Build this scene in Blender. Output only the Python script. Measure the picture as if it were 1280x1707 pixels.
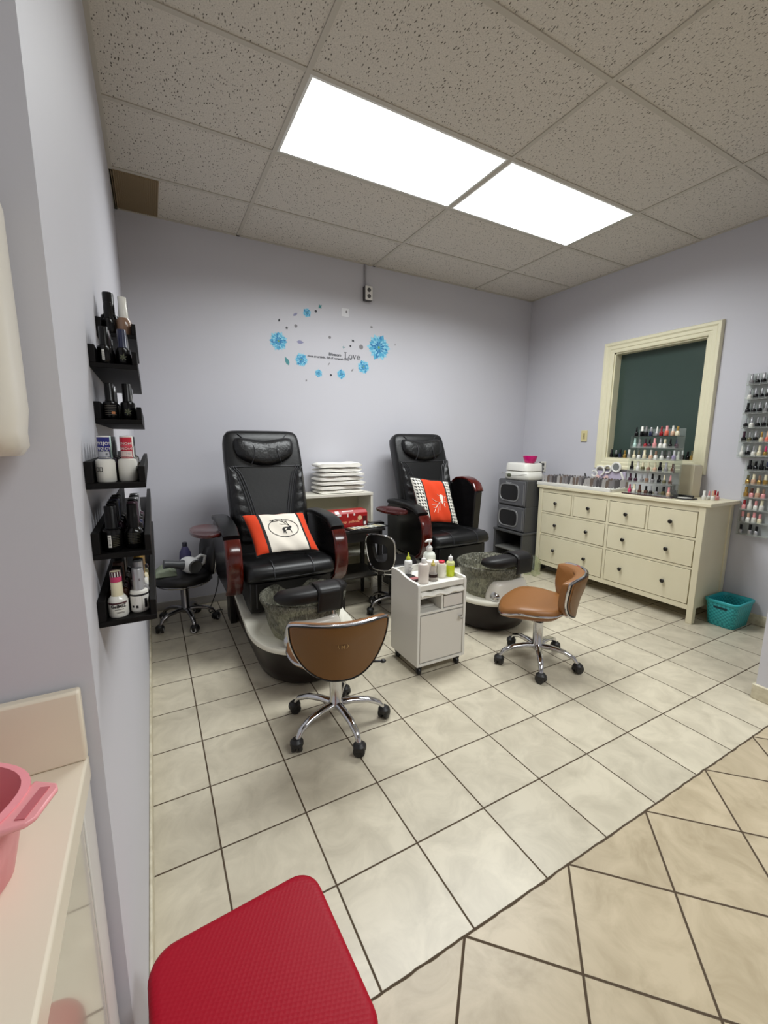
import bpy, bmesh, math, random
from math import sin, cos, pi, radians, sqrt
from mathutils import Vector, Matrix, Euler

for _o in list(bpy.data.objects):
    bpy.data.objects.remove(_o)
SC = bpy.context.scene
COL = SC.collection
rnd = random.Random(7)

# ------------------------------------------------------------------ camera
YAW, PITCH, ROLL = 0.4995, -0.1644, 0.0051
_f = Vector((sin(YAW) * cos(PITCH), cos(YAW) * cos(PITCH), sin(PITCH)))
_r = Vector((cos(YAW), -sin(YAW), 0.0))
_u = _r.cross(_f)
_r2 = _r * cos(ROLL) + _u * sin(ROLL)
_u2 = -_r * sin(ROLL) + _u * cos(ROLL)
cam_data = bpy.data.cameras.new('camera')
cam_data.sensor_fit = 'HORIZONTAL'
cam_data.sensor_width = 36.0
cam_data.lens = 36.0 * 707.0 / 1280.0
cam_data.clip_start = 0.02
cam = bpy.data.objects.new('camera', cam_data)
COL.objects.link(cam)
cam.matrix_world = Matrix(((_r2.x, _u2.x, -_f.x, 0.1005), (_r2.y, _u2.y, -_f.y, 0.0095),
                           (_r2.z, _u2.z, -_f.z, 1.3945), (0, 0, 0, 1)))
SC.camera = cam

# ------------------------------------------------------------------ light levels, exposure
PANEL = 34.0          # watts, each of the two ceiling panels over the spa chairs
PANEL_ENTRY = 31.0    # watts, each panel of the entry area, behind the camera
SPREAD = 156          # degrees; the diffusers throw their light mostly downwards
PANEL_COL = (0.95, 0.99, 1.0)
SC.view_settings.view_transform = 'Standard'
SC.view_settings.look = 'None'
SC.view_settings.gamma = 1.0
SC.view_settings.exposure = 0.0
SC.view_settings.use_curve_mapping = False
world = bpy.data.worlds.new('world')
SC.world = world
world.use_nodes = True
world.node_tree.nodes['Background'].inputs[0].default_value = (0.8, 0.85, 1.0, 1)
world.node_tree.nodes['Background'].inputs[1].default_value = 0.05

# ------------------------------------------------------------------ room numbers
XR, YW, H = 4.147, 3.84, 3.019      # right wall, back wall, ceiling
TILE, L1X, YB = 0.3048, 0.2137, 0.7725
Y1 = 0.735                           # wall end beside the counter

# ------------------------------------------------------------------ materials
def lin(c):
    c = c / 255.0
    return c / 12.92 if c <= 0.04045 else ((c + 0.055) / 1.055) ** 2.4

def rgb(t):
    return (lin(t[0]), lin(t[1]), lin(t[2]), 1.0)

_mats = {}
def M(name, col=(128, 128, 128), rough=0.5, metal=0.0, spec=0.5, bump=None, noise=None, coat=0.0, emit=None, sheen=0.0):
    if name in _mats:
        return _mats[name]
    m = bpy.data.materials.new(name)
    m.use_nodes = True
    nt = m.node_tree
    b = nt.nodes['Principled BSDF']
    b.inputs['Base Color'].default_value = rgb(col)
    b.inputs['Roughness'].default_value = rough
    b.inputs['Metallic'].default_value = metal
    b.inputs['Specular IOR Level'].default_value = spec
    b.inputs['Coat Weight'].default_value = coat
    b.inputs['Sheen Weight'].default_value = sheen
    if emit:
        b.inputs['Emission Color'].default_value = rgb(emit[0])
        b.inputs['Emission Strength'].default_value = emit[1]
    tc = None
    if noise or bump:
        tc = nt.nodes.new('ShaderNodeTexCoord')
    if noise:                           # (scale, second colour, contrast)
        n = nt.nodes.new('ShaderNodeTexNoise')
        n.inputs['Scale'].default_value = noise[0]
        n.inputs['Detail'].default_value = 4
        nt.links.new(tc.outputs['Object'], n.inputs['Vector'])
        r = nt.nodes.new('ShaderNodeValToRGB')
        r.color_ramp.elements[0].position = 0.5 - noise[2]
        r.color_ramp.elements[1].position = 0.5 + noise[2]
        r.color_ramp.elements[0].color = rgb(noise[1])
        r.color_ramp.elements[1].color = rgb(col)
        nt.links.new(n.outputs['Fac'], r.inputs['Fac'])
        nt.links.new(r.outputs['Color'], b.inputs['Base Color'])
    if bump:                            # (scale, strength, distance)
        n = nt.nodes.new('ShaderNodeTexNoise')
        n.inputs['Scale'].default_value = bump[0]
        n.inputs['Detail'].default_value = 3
        nt.links.new(tc.outputs['Object'], n.inputs['Vector'])
        bp = nt.nodes.new('ShaderNodeBump')
        bp.inputs['Strength'].default_value = bump[1]
        bp.inputs['Distance'].default_value = bump[2]
        nt.links.new(n.outputs['Fac'], bp.inputs['Height'])
        nt.links.new(bp.outputs['Normal'], b.inputs['Normal'])
    _mats[name] = m
    return m

def clear_mat(name, col, amount, rough=0.08, bump=None, streak=(.55, 1.35), stretch=None):
    """see-through plastic or glass: tinted transparency under a glossy skin"""
    if name in _mats:
        return _mats[name]
    m = M(name, col, rough, spec=0.6, bump=None)
    nt = m.node_tree
    b = nt.nodes['Principled BSDF']
    out = nt.nodes['Material Output']
    tr = nt.nodes.new('ShaderNodeBsdfTransparent')
    tr.inputs[0].default_value = rgb(tuple(min(255, c + 25) for c in col))
    mix = nt.nodes.new('ShaderNodeMixShader')
    mix.inputs[0].default_value = 1.0 - amount
    nt.links.new(tr.outputs[0], mix.inputs[1])
    nt.links.new(b.outputs[0], mix.inputs[2])
    nt.links.new(mix.outputs[0], out.inputs[0])
    if bump:
        tc = nt.nodes.new('ShaderNodeTexCoord')
        n = nt.nodes.new('ShaderNodeTexNoise')
        n.inputs['Scale'].default_value = bump[0]
        n.inputs['Distortion'].default_value = 1.5
        if stretch:
            mp = nt.nodes.new('ShaderNodeMapping'); mp.inputs['Scale'].default_value = stretch
            nt.links.new(tc.outputs['Object'], mp.inputs[0]); nt.links.new(mp.outputs[0], n.inputs['Vector'])
        else:
            nt.links.new(tc.outputs['Object'], n.inputs['Vector'])
        bp = nt.nodes.new('ShaderNodeBump')
        bp.inputs['Strength'].default_value = bump[1]
        bp.inputs['Distance'].default_value = bump[2]
        nt.links.new(n.outputs['Fac'], bp.inputs['Height'])
        nt.links.new(bp.outputs['Normal'], b.inputs['Normal'])
        # lighter and darker streaks in the colour, following the bump noise
        r = nt.nodes.new('ShaderNodeValToRGB')
        r.color_ramp.elements[0].position = 0.42
        r.color_ramp.elements[1].position = 0.6
        r.color_ramp.elements[0].color = rgb(tuple(int(c * streak[0]) for c in col))
        r.color_ramp.elements[1].color = rgb(tuple(min(255, int(c * streak[1])) for c in col))
        nt.links.new(n.outputs['Fac'], r.inputs['Fac'])
        nt.links.new(r.outputs['Color'], b.inputs['Base Color'])
    return m

# ------------------------------------------------------------------ mesh helpers
class G:
    """collects shapes into one mesh"""
    def __init__(s):
        s.v, s.f, s.mi = [], [], []
    def add(s, vs, fs, mi=0, mat=None):
        n = len(s.v)
        if mat is not None:
            vs = [mat @ Vector(p) for p in vs]
        s.v += [tuple(p) for p in vs]
        s.f += [tuple(i + n for i in f) for f in fs]
        s.mi += [mi] * len(fs)
        return s
    def box(s, x0, x1, y0, y1, z0, z1, mi=0, mat=None):
        vs = [(x, y, z) for x in (x0, x1) for y in (y0, y1) for z in (z0, z1)]
        fs = [(0, 1, 3, 2), (4, 6, 7, 5), (0, 4, 5, 1), (2, 3, 7, 6), (0, 2, 6, 4), (1, 5, 7, 3)]
        return s.add(vs, fs, mi, mat)
    def prism(s, pts, axis, a, b, mi=0, mat=None):
        """polygon pts in the two other axes, extruded along axis from a to b"""
        def P(p, t):
            return {'x': (t, p[0], p[1]), 'y': (p[0], t, p[1]), 'z': (p[0], p[1], t)}[axis]
        n = len(pts)
        vs = [P(p, a) for p in pts] + [P(p, b) for p in pts]
        fs = [tuple(range(n)), tuple(range(2 * n - 1, n - 1, -1))]
        fs += [(i, (i + 1) % n, n + (i + 1) % n, n + i) for i in range(n)]
        return s.add(vs, fs, mi, mat)
    def lathe(s, prof, cx=0, cy=0, seg=24, mi=0, mat=None, sx=1.0, sy=1.0, cap=True):
        vs, fs = [], []
        for r, z in prof:
            for k in range(seg):
                a = 2 * pi * k / seg
                vs.append((cx + r * cos(a) * sx, cy + r * sin(a) * sy, z))
        for i in range(len(prof) - 1):
            for k in range(seg):
                k2 = (k + 1) % seg
                fs.append((i * seg + k, i * seg + k2, (i + 1) * seg + k2, (i + 1) * seg + k))
        if cap:
            fs.append(tuple(range(seg - 1, -1, -1)))
            n = (len(prof) - 1) * seg
            fs.append(tuple(range(n, n + seg)))
        return s.add(vs, fs, mi, mat)
    def tube(s, pts, r, seg=8, mi=0, mat=None, closed=False, flat=1.0):
        pts = [Vector(p) for p in pts]
        n = len(pts)
        rs = r if isinstance(r, (list, tuple)) else [r] * n
        vs, fs = [], []
        up = None
        for i, p in enumerate(pts):
            a = pts[(i - 1) % n] if (i > 0 or closed) else p
            b = pts[(i + 1) % n] if (i < n - 1 or closed) else p
            t = (b - a).normalized()
            if up is None:
                up = Vector((0, 0, 1)) if abs(t.z) < .9 else Vector((1, 0, 0))
            side = t.cross(up)
            if side.length < 1e-6:
                side = t.orthogonal()
            side.normalize()
            up = side.cross(t).normalized()
            for k in range(seg):
                q = 2 * pi * k / seg
                vs.append(p + side * cos(q) * rs[i] + up * sin(q) * rs[i] * flat)
        m = n if closed else n - 1
        for i in range(m):
            j = (i + 1) % n
            for k in range(seg):
                k2 = (k + 1) % seg
                fs.append((i * seg + k, i * seg + k2, j * seg + k2, j * seg + k))
        if not closed:
            fs.append(tuple(range(seg - 1, -1, -1)))
            fs.append(tuple(range((n - 1) * seg, n * seg)))
        return s.add(vs, fs, mi, mat)
    def loft(s, rings, mi=0, mat=None, cap=True, closed=True):
        k = len(rings[0])
        vs = [p for r in rings for p in r]
        fs = []
        kk = k if closed else k - 1
        for i in range(len(rings) - 1):
            for j in range(kk):
                j2 = (j + 1) % k
                fs.append((i * k + j, i * k + j2, (i + 1) * k + j2, (i + 1) * k + j))
        if cap and closed:
            fs.append(tuple(range(k - 1, -1, -1)))
            fs.append(tuple(range((len(rings) - 1) * k, len(rings) * k)))
        return s.add(vs, fs, mi, mat)
    def grid(s, fn, nu, nv, mi=0, mat=None, mfn=None):
        vs = [fn(i / nu, j / nv) for i in range(nu + 1) for j in range(nv + 1)]
        n = len(s.v)
        fs, ms = [], []
        for i in range(nu):
            for j in range(nv):
                fs.append((i * (nv + 1) + j, (i + 1) * (nv + 1) + j, (i + 1) * (nv + 1) + j + 1, i * (nv + 1) + j + 1))
                ms.append(mfn((i + .5) / nu, (j + .5) / nv) if mfn else mi)
        s.add(vs, fs, mi, mat)
        s.mi[-len(ms):] = ms
        return s
    def ball(s, c, rx, ry, rz, seg=16, rings=10, mi=0, mat=None, pw=1.0):
        vs, fs = [], []
        for i in range(rings + 1):
            t = pi * i / rings
            for k in range(seg):
                a = 2 * pi * k / seg
                f = lambda w: math.copysign(abs(w) ** pw, w)
                vs.append((c[0] + rx * f(sin(t)) * f(cos(a)), c[1] + ry * f(sin(t)) * f(sin(a)), c[2] + rz * f(cos(t))))
        for i in range(rings):
            for k in range(seg):
                k2 = (k + 1) % seg
                fs.append((i * seg + k, i * seg + k2, (i + 1) * seg + k2, (i + 1) * seg + k))
        return s.add(vs, fs, mi, mat)
    def mesh(s, name, mats, smooth=True, sharp=40, weld=True):
        me = bpy.data.meshes.new(name)
        me.from_pydata(s.v, [], s.f)
        for m in (mats if isinstance(mats, (list, tuple)) else [mats]):
            me.materials.append(m)
        for p, i in zip(me.polygons, s.mi):
            p.material_index = i
        bm = bmesh.new()
        bm.from_mesh(me)
        if weld:
            bmesh.ops.remove_doubles(bm, verts=bm.verts, dist=1e-5)
        bmesh.ops.recalc_face_normals(bm, faces=bm.faces)
        bm.to_mesh(me)
        bm.free()
        if smooth:
            me.polygons.foreach_set('use_smooth', [True] * len(me.polygons))
            me.set_sharp_from_angle(angle=radians(sharp))
        me.update()
        return me
    def obj(s, name, mats, parent=None, bevel=0.0, seg=2, sub=0, smooth=True, sharp=40, solid=0.0):
        o = link(name, s.mesh(name, mats, smooth, sharp), parent)
        if solid:
            md = o.modifiers.new('solid', 'SOLIDIFY'); md.thickness = solid; md.offset = 0
        if bevel:
            md = o.modifiers.new('bevel', 'BEVEL'); md.width = bevel; md.segments = seg
            md.limit_method = 'ANGLE'; md.angle_limit = radians(35)
        if sub:
            md = o.modifiers.new('sub', 'SUBSURF'); md.levels = sub; md.render_levels = sub
        return o

def link(name, data, parent=None, loc=None):
    o = bpy.data.objects.new(name, data)
    COL.objects.link(o)
    if parent is not None:
        o.parent = parent
    if loc is not None:
        o.location = loc
    return o

def tag(o, label, cat, group=None):
    o['label'] = label
    o['category'] = cat
    if group:
        o['group'] = group
    return o

def thing(name, label, cat, loc=(0, 0, 0), rz=0.0, group=None):
    o = link(name, None)
    o.empty_display_size = 0.05
    o.location = loc
    o.rotation_euler = (0, 0, rz)
    return tag(o, label, cat, group)

def struct(name, g, mats, parent=None, **kw):
    o = g.obj(name, mats, parent, **kw)
    if parent is None:
        o['kind'] = 'structure'
    return o

def copy_thing(o, loc, rz=0.0, label=None, group=None, parent=None):
    """a thing with copies of its parts and sub-parts"""
    c = o.copy()
    COL.objects.link(c)
    if parent is None:
        c.location = loc
        c.rotation_euler = (0, 0, rz)
        if label: c['label'] = label
        if group: c['group'] = group
    else:
        c.parent = parent
    for ch in o.children:
        copy_thing(ch, None, parent=c)
    return c

def text_geo(body, size, extrude=0.0004, align='CENTER', spacing=1.0, shear=0.0, bold=0.0):
    cu = bpy.data.curves.new('txt', 'FONT')
    cu.body = body; cu.size = size; cu.extrude = extrude; cu.align_x = align; cu.align_y = 'CENTER'
    cu.space_character = spacing; cu.shear = shear; cu.offset = bold
    cu.resolution_u = 2
    o = bpy.data.objects.new('txt', cu)
    COL.objects.link(o)
    dg = bpy.context.evaluated_depsgraph_get()
    me = bpy.data.meshes.new_from_object(o.evaluated_get(dg))
    vs = [tuple(v.co) for v in me.vertices]
    fs = [tuple(p.vertices) for p in me.polygons]
    bpy.data.objects.remove(o); bpy.data.curves.remove(cu); bpy.data.meshes.remove(me)
    return vs, fs

def frame_mat(o, ax, ay):
    """matrix placing local x,y (text plane) along world vectors ax, ay from origin o"""
    ax, ay = Vector(ax).normalized(), Vector(ay).normalized()
    az = ax.cross(ay)
    return Matrix(((ax.x, ay.x, az.x, o[0]), (ax.y, ay.y, az.y, o[1]), (ax.z, ay.z, az.z, o[2]), (0, 0, 0, 1)))

def sm(a, b, x):
    t = min(1, max(0, (x - a) / (b - a)))
    return t * t * (3 - 2 * t)

ORD = ['first', 'second', 'third', 'fourth', 'fifth', 'sixth', 'seventh', 'eighth', 'ninth', 'tenth', 'eleventh', 'twelfth', 'thirteenth', 'fourteenth']

# common materials
CHROME = M('chrome', (205, 205, 208), 0.12, 1.0)
BLACKPL = M('black_plastic', (22, 21, 22), 0.4)
WHITEPL = M('white_plastic', (228, 226, 218), 0.35)
CREAM = M('cream_paint', (222, 214, 186), 0.45)
# ------------------------------------------------------------------ room shell
def node(nt, t, **kw):
    n = nt.nodes.new(t)
    for k, v in kw.items():
        setattr(n, k, v)
    return n

def wall_mat():
    m = M('lavender_wall_paint', (203, 202, 209), 0.55, spec=0.35, noise=(1.2, (199, 198, 204), 0.25), bump=(220, 0.06, 0.001))
    return m
WALL = wall_mat()

def math_n(nt, op, a, b=None):
    n = nt.nodes.new('ShaderNodeMath'); n.operation = op
    for i, q in enumerate((a, b)):
        if q is None: continue
        if isinstance(q, (int, float)): n.inputs[i].default_value = q
        else: nt.links.new(q, n.inputs[i])
    return n.outputs[0]

def tile_mat(name, s, ox, oy, rot, c1, c2, gw, rough, yline=None):
    m = M(name, c1, rough, spec=0.45)
    nt = m.node_tree
    b = nt.nodes['Principled BSDF']
    tc = node(nt, 'ShaderNodeTexCoord')
    mp = node(nt, 'ShaderNodeMapping')
    mp.vector_type = 'POINT'
    nt.links.new(tc.outputs['Object'], mp.inputs['Vector'])
    mp.inputs['Rotation'].default_value = (0, 0, rot)
    sx = node(nt, 'ShaderNodeSeparateXYZ')
    nt.links.new(mp.outputs['Vector'], sx.inputs[0])
    def edge(out, o):
        q = math_n(nt, 'MULTIPLY', math_n(nt, 'SUBTRACT', out, o), 1.0 / s)
        fl = math_n(nt, 'FLOOR', q)
        fr = math_n(nt, 'SUBTRACT', q, fl)
        d = math_n(nt, 'MULTIPLY', math_n(nt, 'MINIMUM', fr, math_n(nt, 'SUBTRACT', 1.0, fr)), s)
        return d, fl
    dx, ix = edge(sx.outputs[0], ox)
    dy, iy = edge(sx.outputs[1], oy)
    d = math_n(nt, 'MINIMUM', dx, dy)
    if yline is not None:
        so = node(nt, 'ShaderNodeSeparateXYZ'); nt.links.new(tc.outputs['Object'], so.inputs[0])
        wob = node(nt, 'ShaderNodeTexNoise'); wob.inputs['Scale'].default_value = 14
        nt.links.new(tc.outputs['Object'], wob.inputs['Vector'])
        w2 = math_n(nt, 'MULTIPLY', math_n(nt, 'SUBTRACT', wob.outputs['Fac'], 0.5), 0.012)
        dl = math_n(nt, 'ABSOLUTE', math_n(nt, 'ADD', math_n(nt, 'SUBTRACT', so.outputs[1], yline), w2))
        d = math_n(nt, 'MINIMUM', d, dl)
    mask = node(nt, 'ShaderNodeMapRange')
    mask.inputs['From Min'].default_value = gw * 0.5 - 0.0006
    mask.inputs['From Max'].default_value = gw * 0.5 + 0.0008
    nt.links.new(d, mask.inputs['Value'])
    # mottled glaze, each tile with an offset of its own
    cmb = node(nt, 'ShaderNodeCombineXYZ')
    nt.links.new(math_n(nt, 'MULTIPLY', ix, 3.17), cmb.inputs[0])
    nt.links.new(math_n(nt, 'MULTIPLY', iy, 5.71), cmb.inputs[1])
    va = node(nt, 'ShaderNodeVectorMath'); va.operation = 'ADD'
    nt.links.new(tc.outputs['Object'], va.inputs[0]); nt.links.new(cmb.outputs[0], va.inputs[1])
    n1 = node(nt, 'ShaderNodeTexNoise'); n1.inputs['Scale'].default_value = 7; n1.inputs['Detail'].default_value = 7
    n1.inputs['Roughness'].default_value = 0.62; n1.inputs['Distortion'].default_value = 0.8
    nt.links.new(va.outputs[0], n1.inputs['Vector'])
    r = node(nt, 'ShaderNodeValToRGB')
    r.color_ramp.elements[0].position = 0.3; r.color_ramp.elements[0].color = rgb(c2)
    r.color_ramp.elements[1].position = 0.62; r.color_ramp.elements[1].color = rgb(c1)
    nt.links.new(n1.outputs['Fac'], r.inputs['Fac'])
    wn = node(nt, 'ShaderNodeTexWhiteNoise'); wn.noise_dimensions = '2D'
    nt.links.new(cmb.outputs[0], wn.inputs['Vector'])
    hsv = node(nt, 'ShaderNodeHueSaturation')
    vr = node(nt, 'ShaderNodeMapRange'); vr.inputs['To Min'].default_value = 0.94; vr.inputs['To Max'].default_value = 1.03
    nt.links.new(wn.outputs['Value'], vr.inputs['Value']); nt.links.new(vr.outputs[0], hsv.inputs['Value'])
    nt.links.new(r.outputs['Color'], hsv.inputs['Color'])
    mix = node(nt, 'ShaderNodeMix', data_type='RGBA')
    nt.links.new(mask.outputs[0], mix.inputs[0])
    mix.inputs[6].default_value = rgb((74, 60, 44))
    nt.links.new(hsv.outputs['Color'], mix.inputs[7])
    nt.links.new(mix.outputs[2], b.inputs['Base Color'])
    rr = node(nt, 'ShaderNodeMapRange'); rr.inputs['To Min'].default_value = 0.9; rr.inputs['To Max'].default_value = rough
    nt.links.new(mask.outputs[0], rr.inputs['Value']); nt.links.new(rr.outputs[0], b.inputs['Roughness'])
    bp = node(nt, 'ShaderNodeBump'); bp.inputs['Strength'].default_value = 0.5; bp.inputs['Distance'].default_value = 0.002
    hh = math_n(nt, 'ADD', mask.outputs[0], math_n(nt, 'MULTIPLY', n1.outputs['Fac'], 0.25))
    nt.links.new(hh, bp.inputs['Height']); nt.links.new(bp.outputs['Normal'], b.inputs['Normal'])
    return m

TILE_A = tile_mat('cream_floor_tile', TILE, L1X, YB, 0.0, (203, 194, 173), (180, 171, 151), 0.0058, 0.32, yline=YB)
S2 = 0.44 / sqrt(2)
# diagonal tiles: a corner of the pattern stands at (1.007, 0.553)
_c, _s = cos(pi / 4), sin(pi / 4)
TILE_B = tile_mat('diagonal_floor_tile', S2, 1.007 * _c - 0.553 * _s, 1.007 * _s + 0.553 * _c, pi / 4,
                  (188, 173, 146), (162, 147, 120), 0.007, 0.34, yline=YB)
EX0, EX1, EY0 = -0.66, 4.7, -2.6       # entry area
g = G(); g.box(-0.02, XR + .02, YB, YW + .02, -0.05, 0.0); struct('floor', g, TILE_A, smooth=False)
g = G(); g.box(EX0 - .02, EX1 + .02, EY0 - .02, YB, -0.05, 0.0); o = struct('floor_entry', g, TILE_B, smooth=False)

# ceiling: mineral tiles with fissures, laid in a T-bar grid
def ceil_mat():
    m = M('fissured_ceiling_tile', (196, 188, 174), 0.9, spec=0.1)
    nt = m.node_tree; b = nt.nodes['Principled BSDF']
    tc = node(nt, 'ShaderNodeTexCoord')
    n0 = node(nt, 'ShaderNodeTexNoise'); n0.inputs['Scale'].default_value = 9
    nt.links.new(tc.outputs['Object'], n0.inputs['Vector'])
    mx = node(nt, 'ShaderNodeVectorMath'); mx.operation = 'MULTIPLY_ADD'
    nt.links.new(n0.outputs['Color'], mx.inputs[0]); mx.inputs[1].default_value = (0.05, 0.05, 0.0)
    nt.links.new(tc.outputs['Object'], mx.inputs[2])
    mp = node(nt, 'ShaderNodeMapping'); mp.inputs['Scale'].default_value = (95, 42, 1)
    nt.links.new(mx.outputs[0], mp.inputs['Vector'])
    vo = node(nt, 'ShaderNodeTexVoronoi'); vo.voronoi_dimensions = '2D'; vo.inputs['Scale'].default_value = 1.0
    nt.links.new(mp.outputs[0], vo.inputs['Vector'])
    sep = node(nt, 'ShaderNodeSeparateColor'); nt.links.new(vo.outputs['Color'], sep.inputs[0])
    rad = math_n(nt, 'MULTIPLY', math_n(nt, 'POWER', sep.outputs[0], 1.8), 0.27)
    k = node(nt, 'ShaderNodeMapRange')
    k.inputs['From Min'].default_value = -0.06; k.inputs['From Max'].default_value = 0.04
    nt.links.new(math_n(nt, 'SUBTRACT', vo.outputs['Distance'], rad), k.inputs['Value'])
    n2 = node(nt, 'ShaderNodeTexNoise'); n2.inputs['Scale'].default_value = 160; n2.inputs['Detail'].default_value = 2
    nt.links.new(tc.outputs['Object'], n2.inputs['Vector'])
    r2 = node(nt, 'ShaderNodeMapRange'); r2.inputs['From Min'].default_value = .3; r2.inputs['From Max'].default_value = .6
    r2.inputs['To Min'].default_value = .84
    nt.links.new(n2.outputs['Fac'], r2.inputs['Value'])
    mix = node(nt, 'ShaderNodeMix', data_type='RGBA')
    nt.links.new(k.outputs[0], mix.inputs[0])
    mix.inputs[6].default_value = rgb((118, 112, 104)); mix.inputs[7].default_value = rgb((214, 208, 198))
    mul = node(nt, 'ShaderNodeMix', data_type='RGBA', blend_type='MULTIPLY'); mul.inputs[0].default_value = 1
    nt.links.new(mix.outputs[2], mul.inputs[6]); nt.links.new(r2.outputs[0], mul.inputs[7])
    nt.links.new(mul.outputs[2], b.inputs['Base Color'])
    bp = node(nt, 'ShaderNodeBump'); bp.inputs['Strength'].default_value = .5; bp.inputs['Distance'].default_value = .003
    nt.links.new(k.outputs[0], bp.inputs['Height']); nt.links.new(bp.outputs['Normal'], b.inputs['Normal'])
    return m
CEIL = ceil_mat()
TBAR = M('t_bar_paint', (190, 184, 172), 0.5)
KX = [0.8414 + 1.2244 * k for k in range(-1, 4)]          # lines running into the room
RY = [2.0827 + 0.6122 * k for k in range(-8, 3)]          # lines running across
# openings for the light panels (x index, y index)
LIGHTS = [(1, 8), (2, 8), (1, 3), (2, 3)]
xs = sorted(set([EX0] + [k for k in KX if EX0 < k < EX1] + [EX1]))
ys = sorted(set([EY0] + [k for k in RY if k > EY0] + [YW]))
open_cells = {(round(KX[i], 3), round(RY[j], 3)) for i, j in LIGHTS}
g = G()
for i in range(len(xs) - 1):
    for j in range(len(ys) - 1):
        if (round(xs[i], 3), round(ys[j], 3)) in open_cells:
            continue
        g.box(xs[i], xs[i + 1], ys[j], ys[j + 1], H, H + 0.02)
ceiling = struct('ceiling', g, CEIL, smooth=False)
g = G()
for x in xs[1:-1]:
    g.box(x - .012, x + .012, EY0, YW, H - .006, H + .004)
for y in ys[1:-1]:
    g.box(EX0, EX1, y - .012, y + .012, H - .0055, H + .0035)
g.obj('grid_bar', TBAR, ceiling, smooth=False)
g = G(); g.box(0.0, XR, YW - .022, YW, H - .006, H); g.box(0, .02, Y1, YW, H - .006, H); g.box(XR - .02, XR, .92, YW, H - .006, H)
g.obj('wall_angle', TBAR, ceiling, smooth=False)

# walls; the right one has the opening of the dark window
WY0, WY1, WZ0, WZ1 = 1.935, 2.737, 1.236, 2.255
g = G(); g.box(-0.66, XR + .4, YW, YW + .1, 0, H + .02); struct('wall_back', g, WALL, smooth=False)
g = G(); g.box(-0.66, 0.0, Y1, YW, 0, H + .02); struct('wall_left', g, WALL, smooth=False)
g = G()
g.box(XR, XR + .1, .92, WY0, 0, H + .02); g.box(XR, XR + .1, WY1, YW, 0, H + .02)
g.box(XR, XR + .1, WY0, WY1, 0, WZ0); g.box(XR, XR + .1, WY0, WY1, WZ1, H + .02)
struct('wall_right', g, WALL, smooth=False)
g = G(); g.box(2.945, EX1, .775, .918, 0, H + .02); struct('wall_entry_right', g, WALL, smooth=False)
g = G(); g.box(EX0 - .1, EX0, EY0, Y1, 0, H + .02); struct('wall_entry_left', g, WALL, smooth=False)
g = G(); g.box(EX1, EX1 + .1, EY0, .9, 0, H + .02); struct('wall_entry_far_right', g, WALL, smooth=False)
g = G(); g.box(EX0 - .1, EX1 + .1, EY0 - .1, EY0, 0, H + .02); struct('wall_entry_rear', g, WALL, smooth=False)

BASEB = M('baseboard_paint', (208, 200, 176), 0.45, noise=(30, (188, 178, 152), 0.12))
def baseboard(name, pts):
    g = G()
    for x0, x1, y0, y1 in pts:
        g.box(x0, x1, y0, y1, 0.0, .085)
    struct(name, g, BASEB, bevel=.004, smooth=True)
baseboard('baseboard_left', [(0.0, .010, Y1, YW - .012)])
g = G(); g.box(0, XR, YW - .012, YW, 0, .07); struct('baseboard_back', g, M('baseboard_grey', (168, 163, 158), 0.5), bevel=.004)
baseboard('baseboard_right', [(XR - .012, XR, .92, YW - .012)])
baseboard('baseboard_entry', [(2.93, 2.945, .765, .93), (2.93, EX1, .76, .775), (2.945, XR - .012, .918, .93)])

# ceiling lights
DIFF = M('light_diffuser', (255, 255, 250), 0.5, emit=((255, 255, 248), 1.0))
DIFF2 = M('light_diffuser_entry', (255, 255, 250), 0.5, emit=((255, 255, 248), 1.0))
LFRAME = M('light_frame', (225, 225, 220), 0.4)
LL = ['bright ceiling light panel on the left, above the black spa chairs',
      'bright ceiling light panel on the right, nearer the dresser',
      'ceiling light panel over the entry area, left of the two', 'ceiling light panel over the entry area, right of the two']
for n, (i, j) in enumerate(LIGHTS):
    x0, x1, y0, y1 = KX[i] + .012, KX[i + 1] - .012, RY[j] + .012, RY[j + 1] - .012
    t = thing('ceiling_light', LL[n], 'light', (x0, y0, H), 0, 'ceiling light panels')
    w, d = x1 - x0, y1 - y0
    g = G(); b_ = .014
    g.box(0, w, 0, b_, -.004, .03); g.box(0, w, d - b_, d, -.004, .03); g.box(0, b_, b_, d - b_, -.004, .03); g.box(w - b_, w, b_, d - b_, -.004, .03)
    g.box(0, w, 0, d, .03, .04)
    g.obj('frame', LFRAME, t, smooth=False)
    g = G(); g.box(b_, w - b_, b_, d - b_, .004, .012); g.obj('diffuser', DIFF if n < 2 else DIFF2, t, smooth=False)

    ld = bpy.data.lights.new('panel_lamp', 'AREA')
    ld.shape = 'RECTANGLE'; ld.size = w - 2 * b_; ld.size_y = d - 2 * b_
    ld.energy = PANEL if n < 2 else PANEL_ENTRY
    ld.color = PANEL_COL; ld.spread = radians(SPREAD)
    link('panel_lamp', ld, t, (w / 2, d / 2, .002))

# brown ribbed vent in the far left corner of the ceiling
VENT = M('brown_vent_metal', (150, 130, 98), 0.6)
t = thing('ceiling_vent', 'brown ribbed ceiling vent panel in the back left corner', 'vent', (0.004, 3.325, H))
g = G(); g.box(0, .268, 0, .49, -.006, -.001); g.obj('panel', VENT, t, smooth=False)
for k in range(22):
    g = G(); g.box(.008 + k * .012, .0115 + k * .012, .004, .486, -.013, -.006); g.obj('rib', VENT, t, smooth=False)

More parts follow.
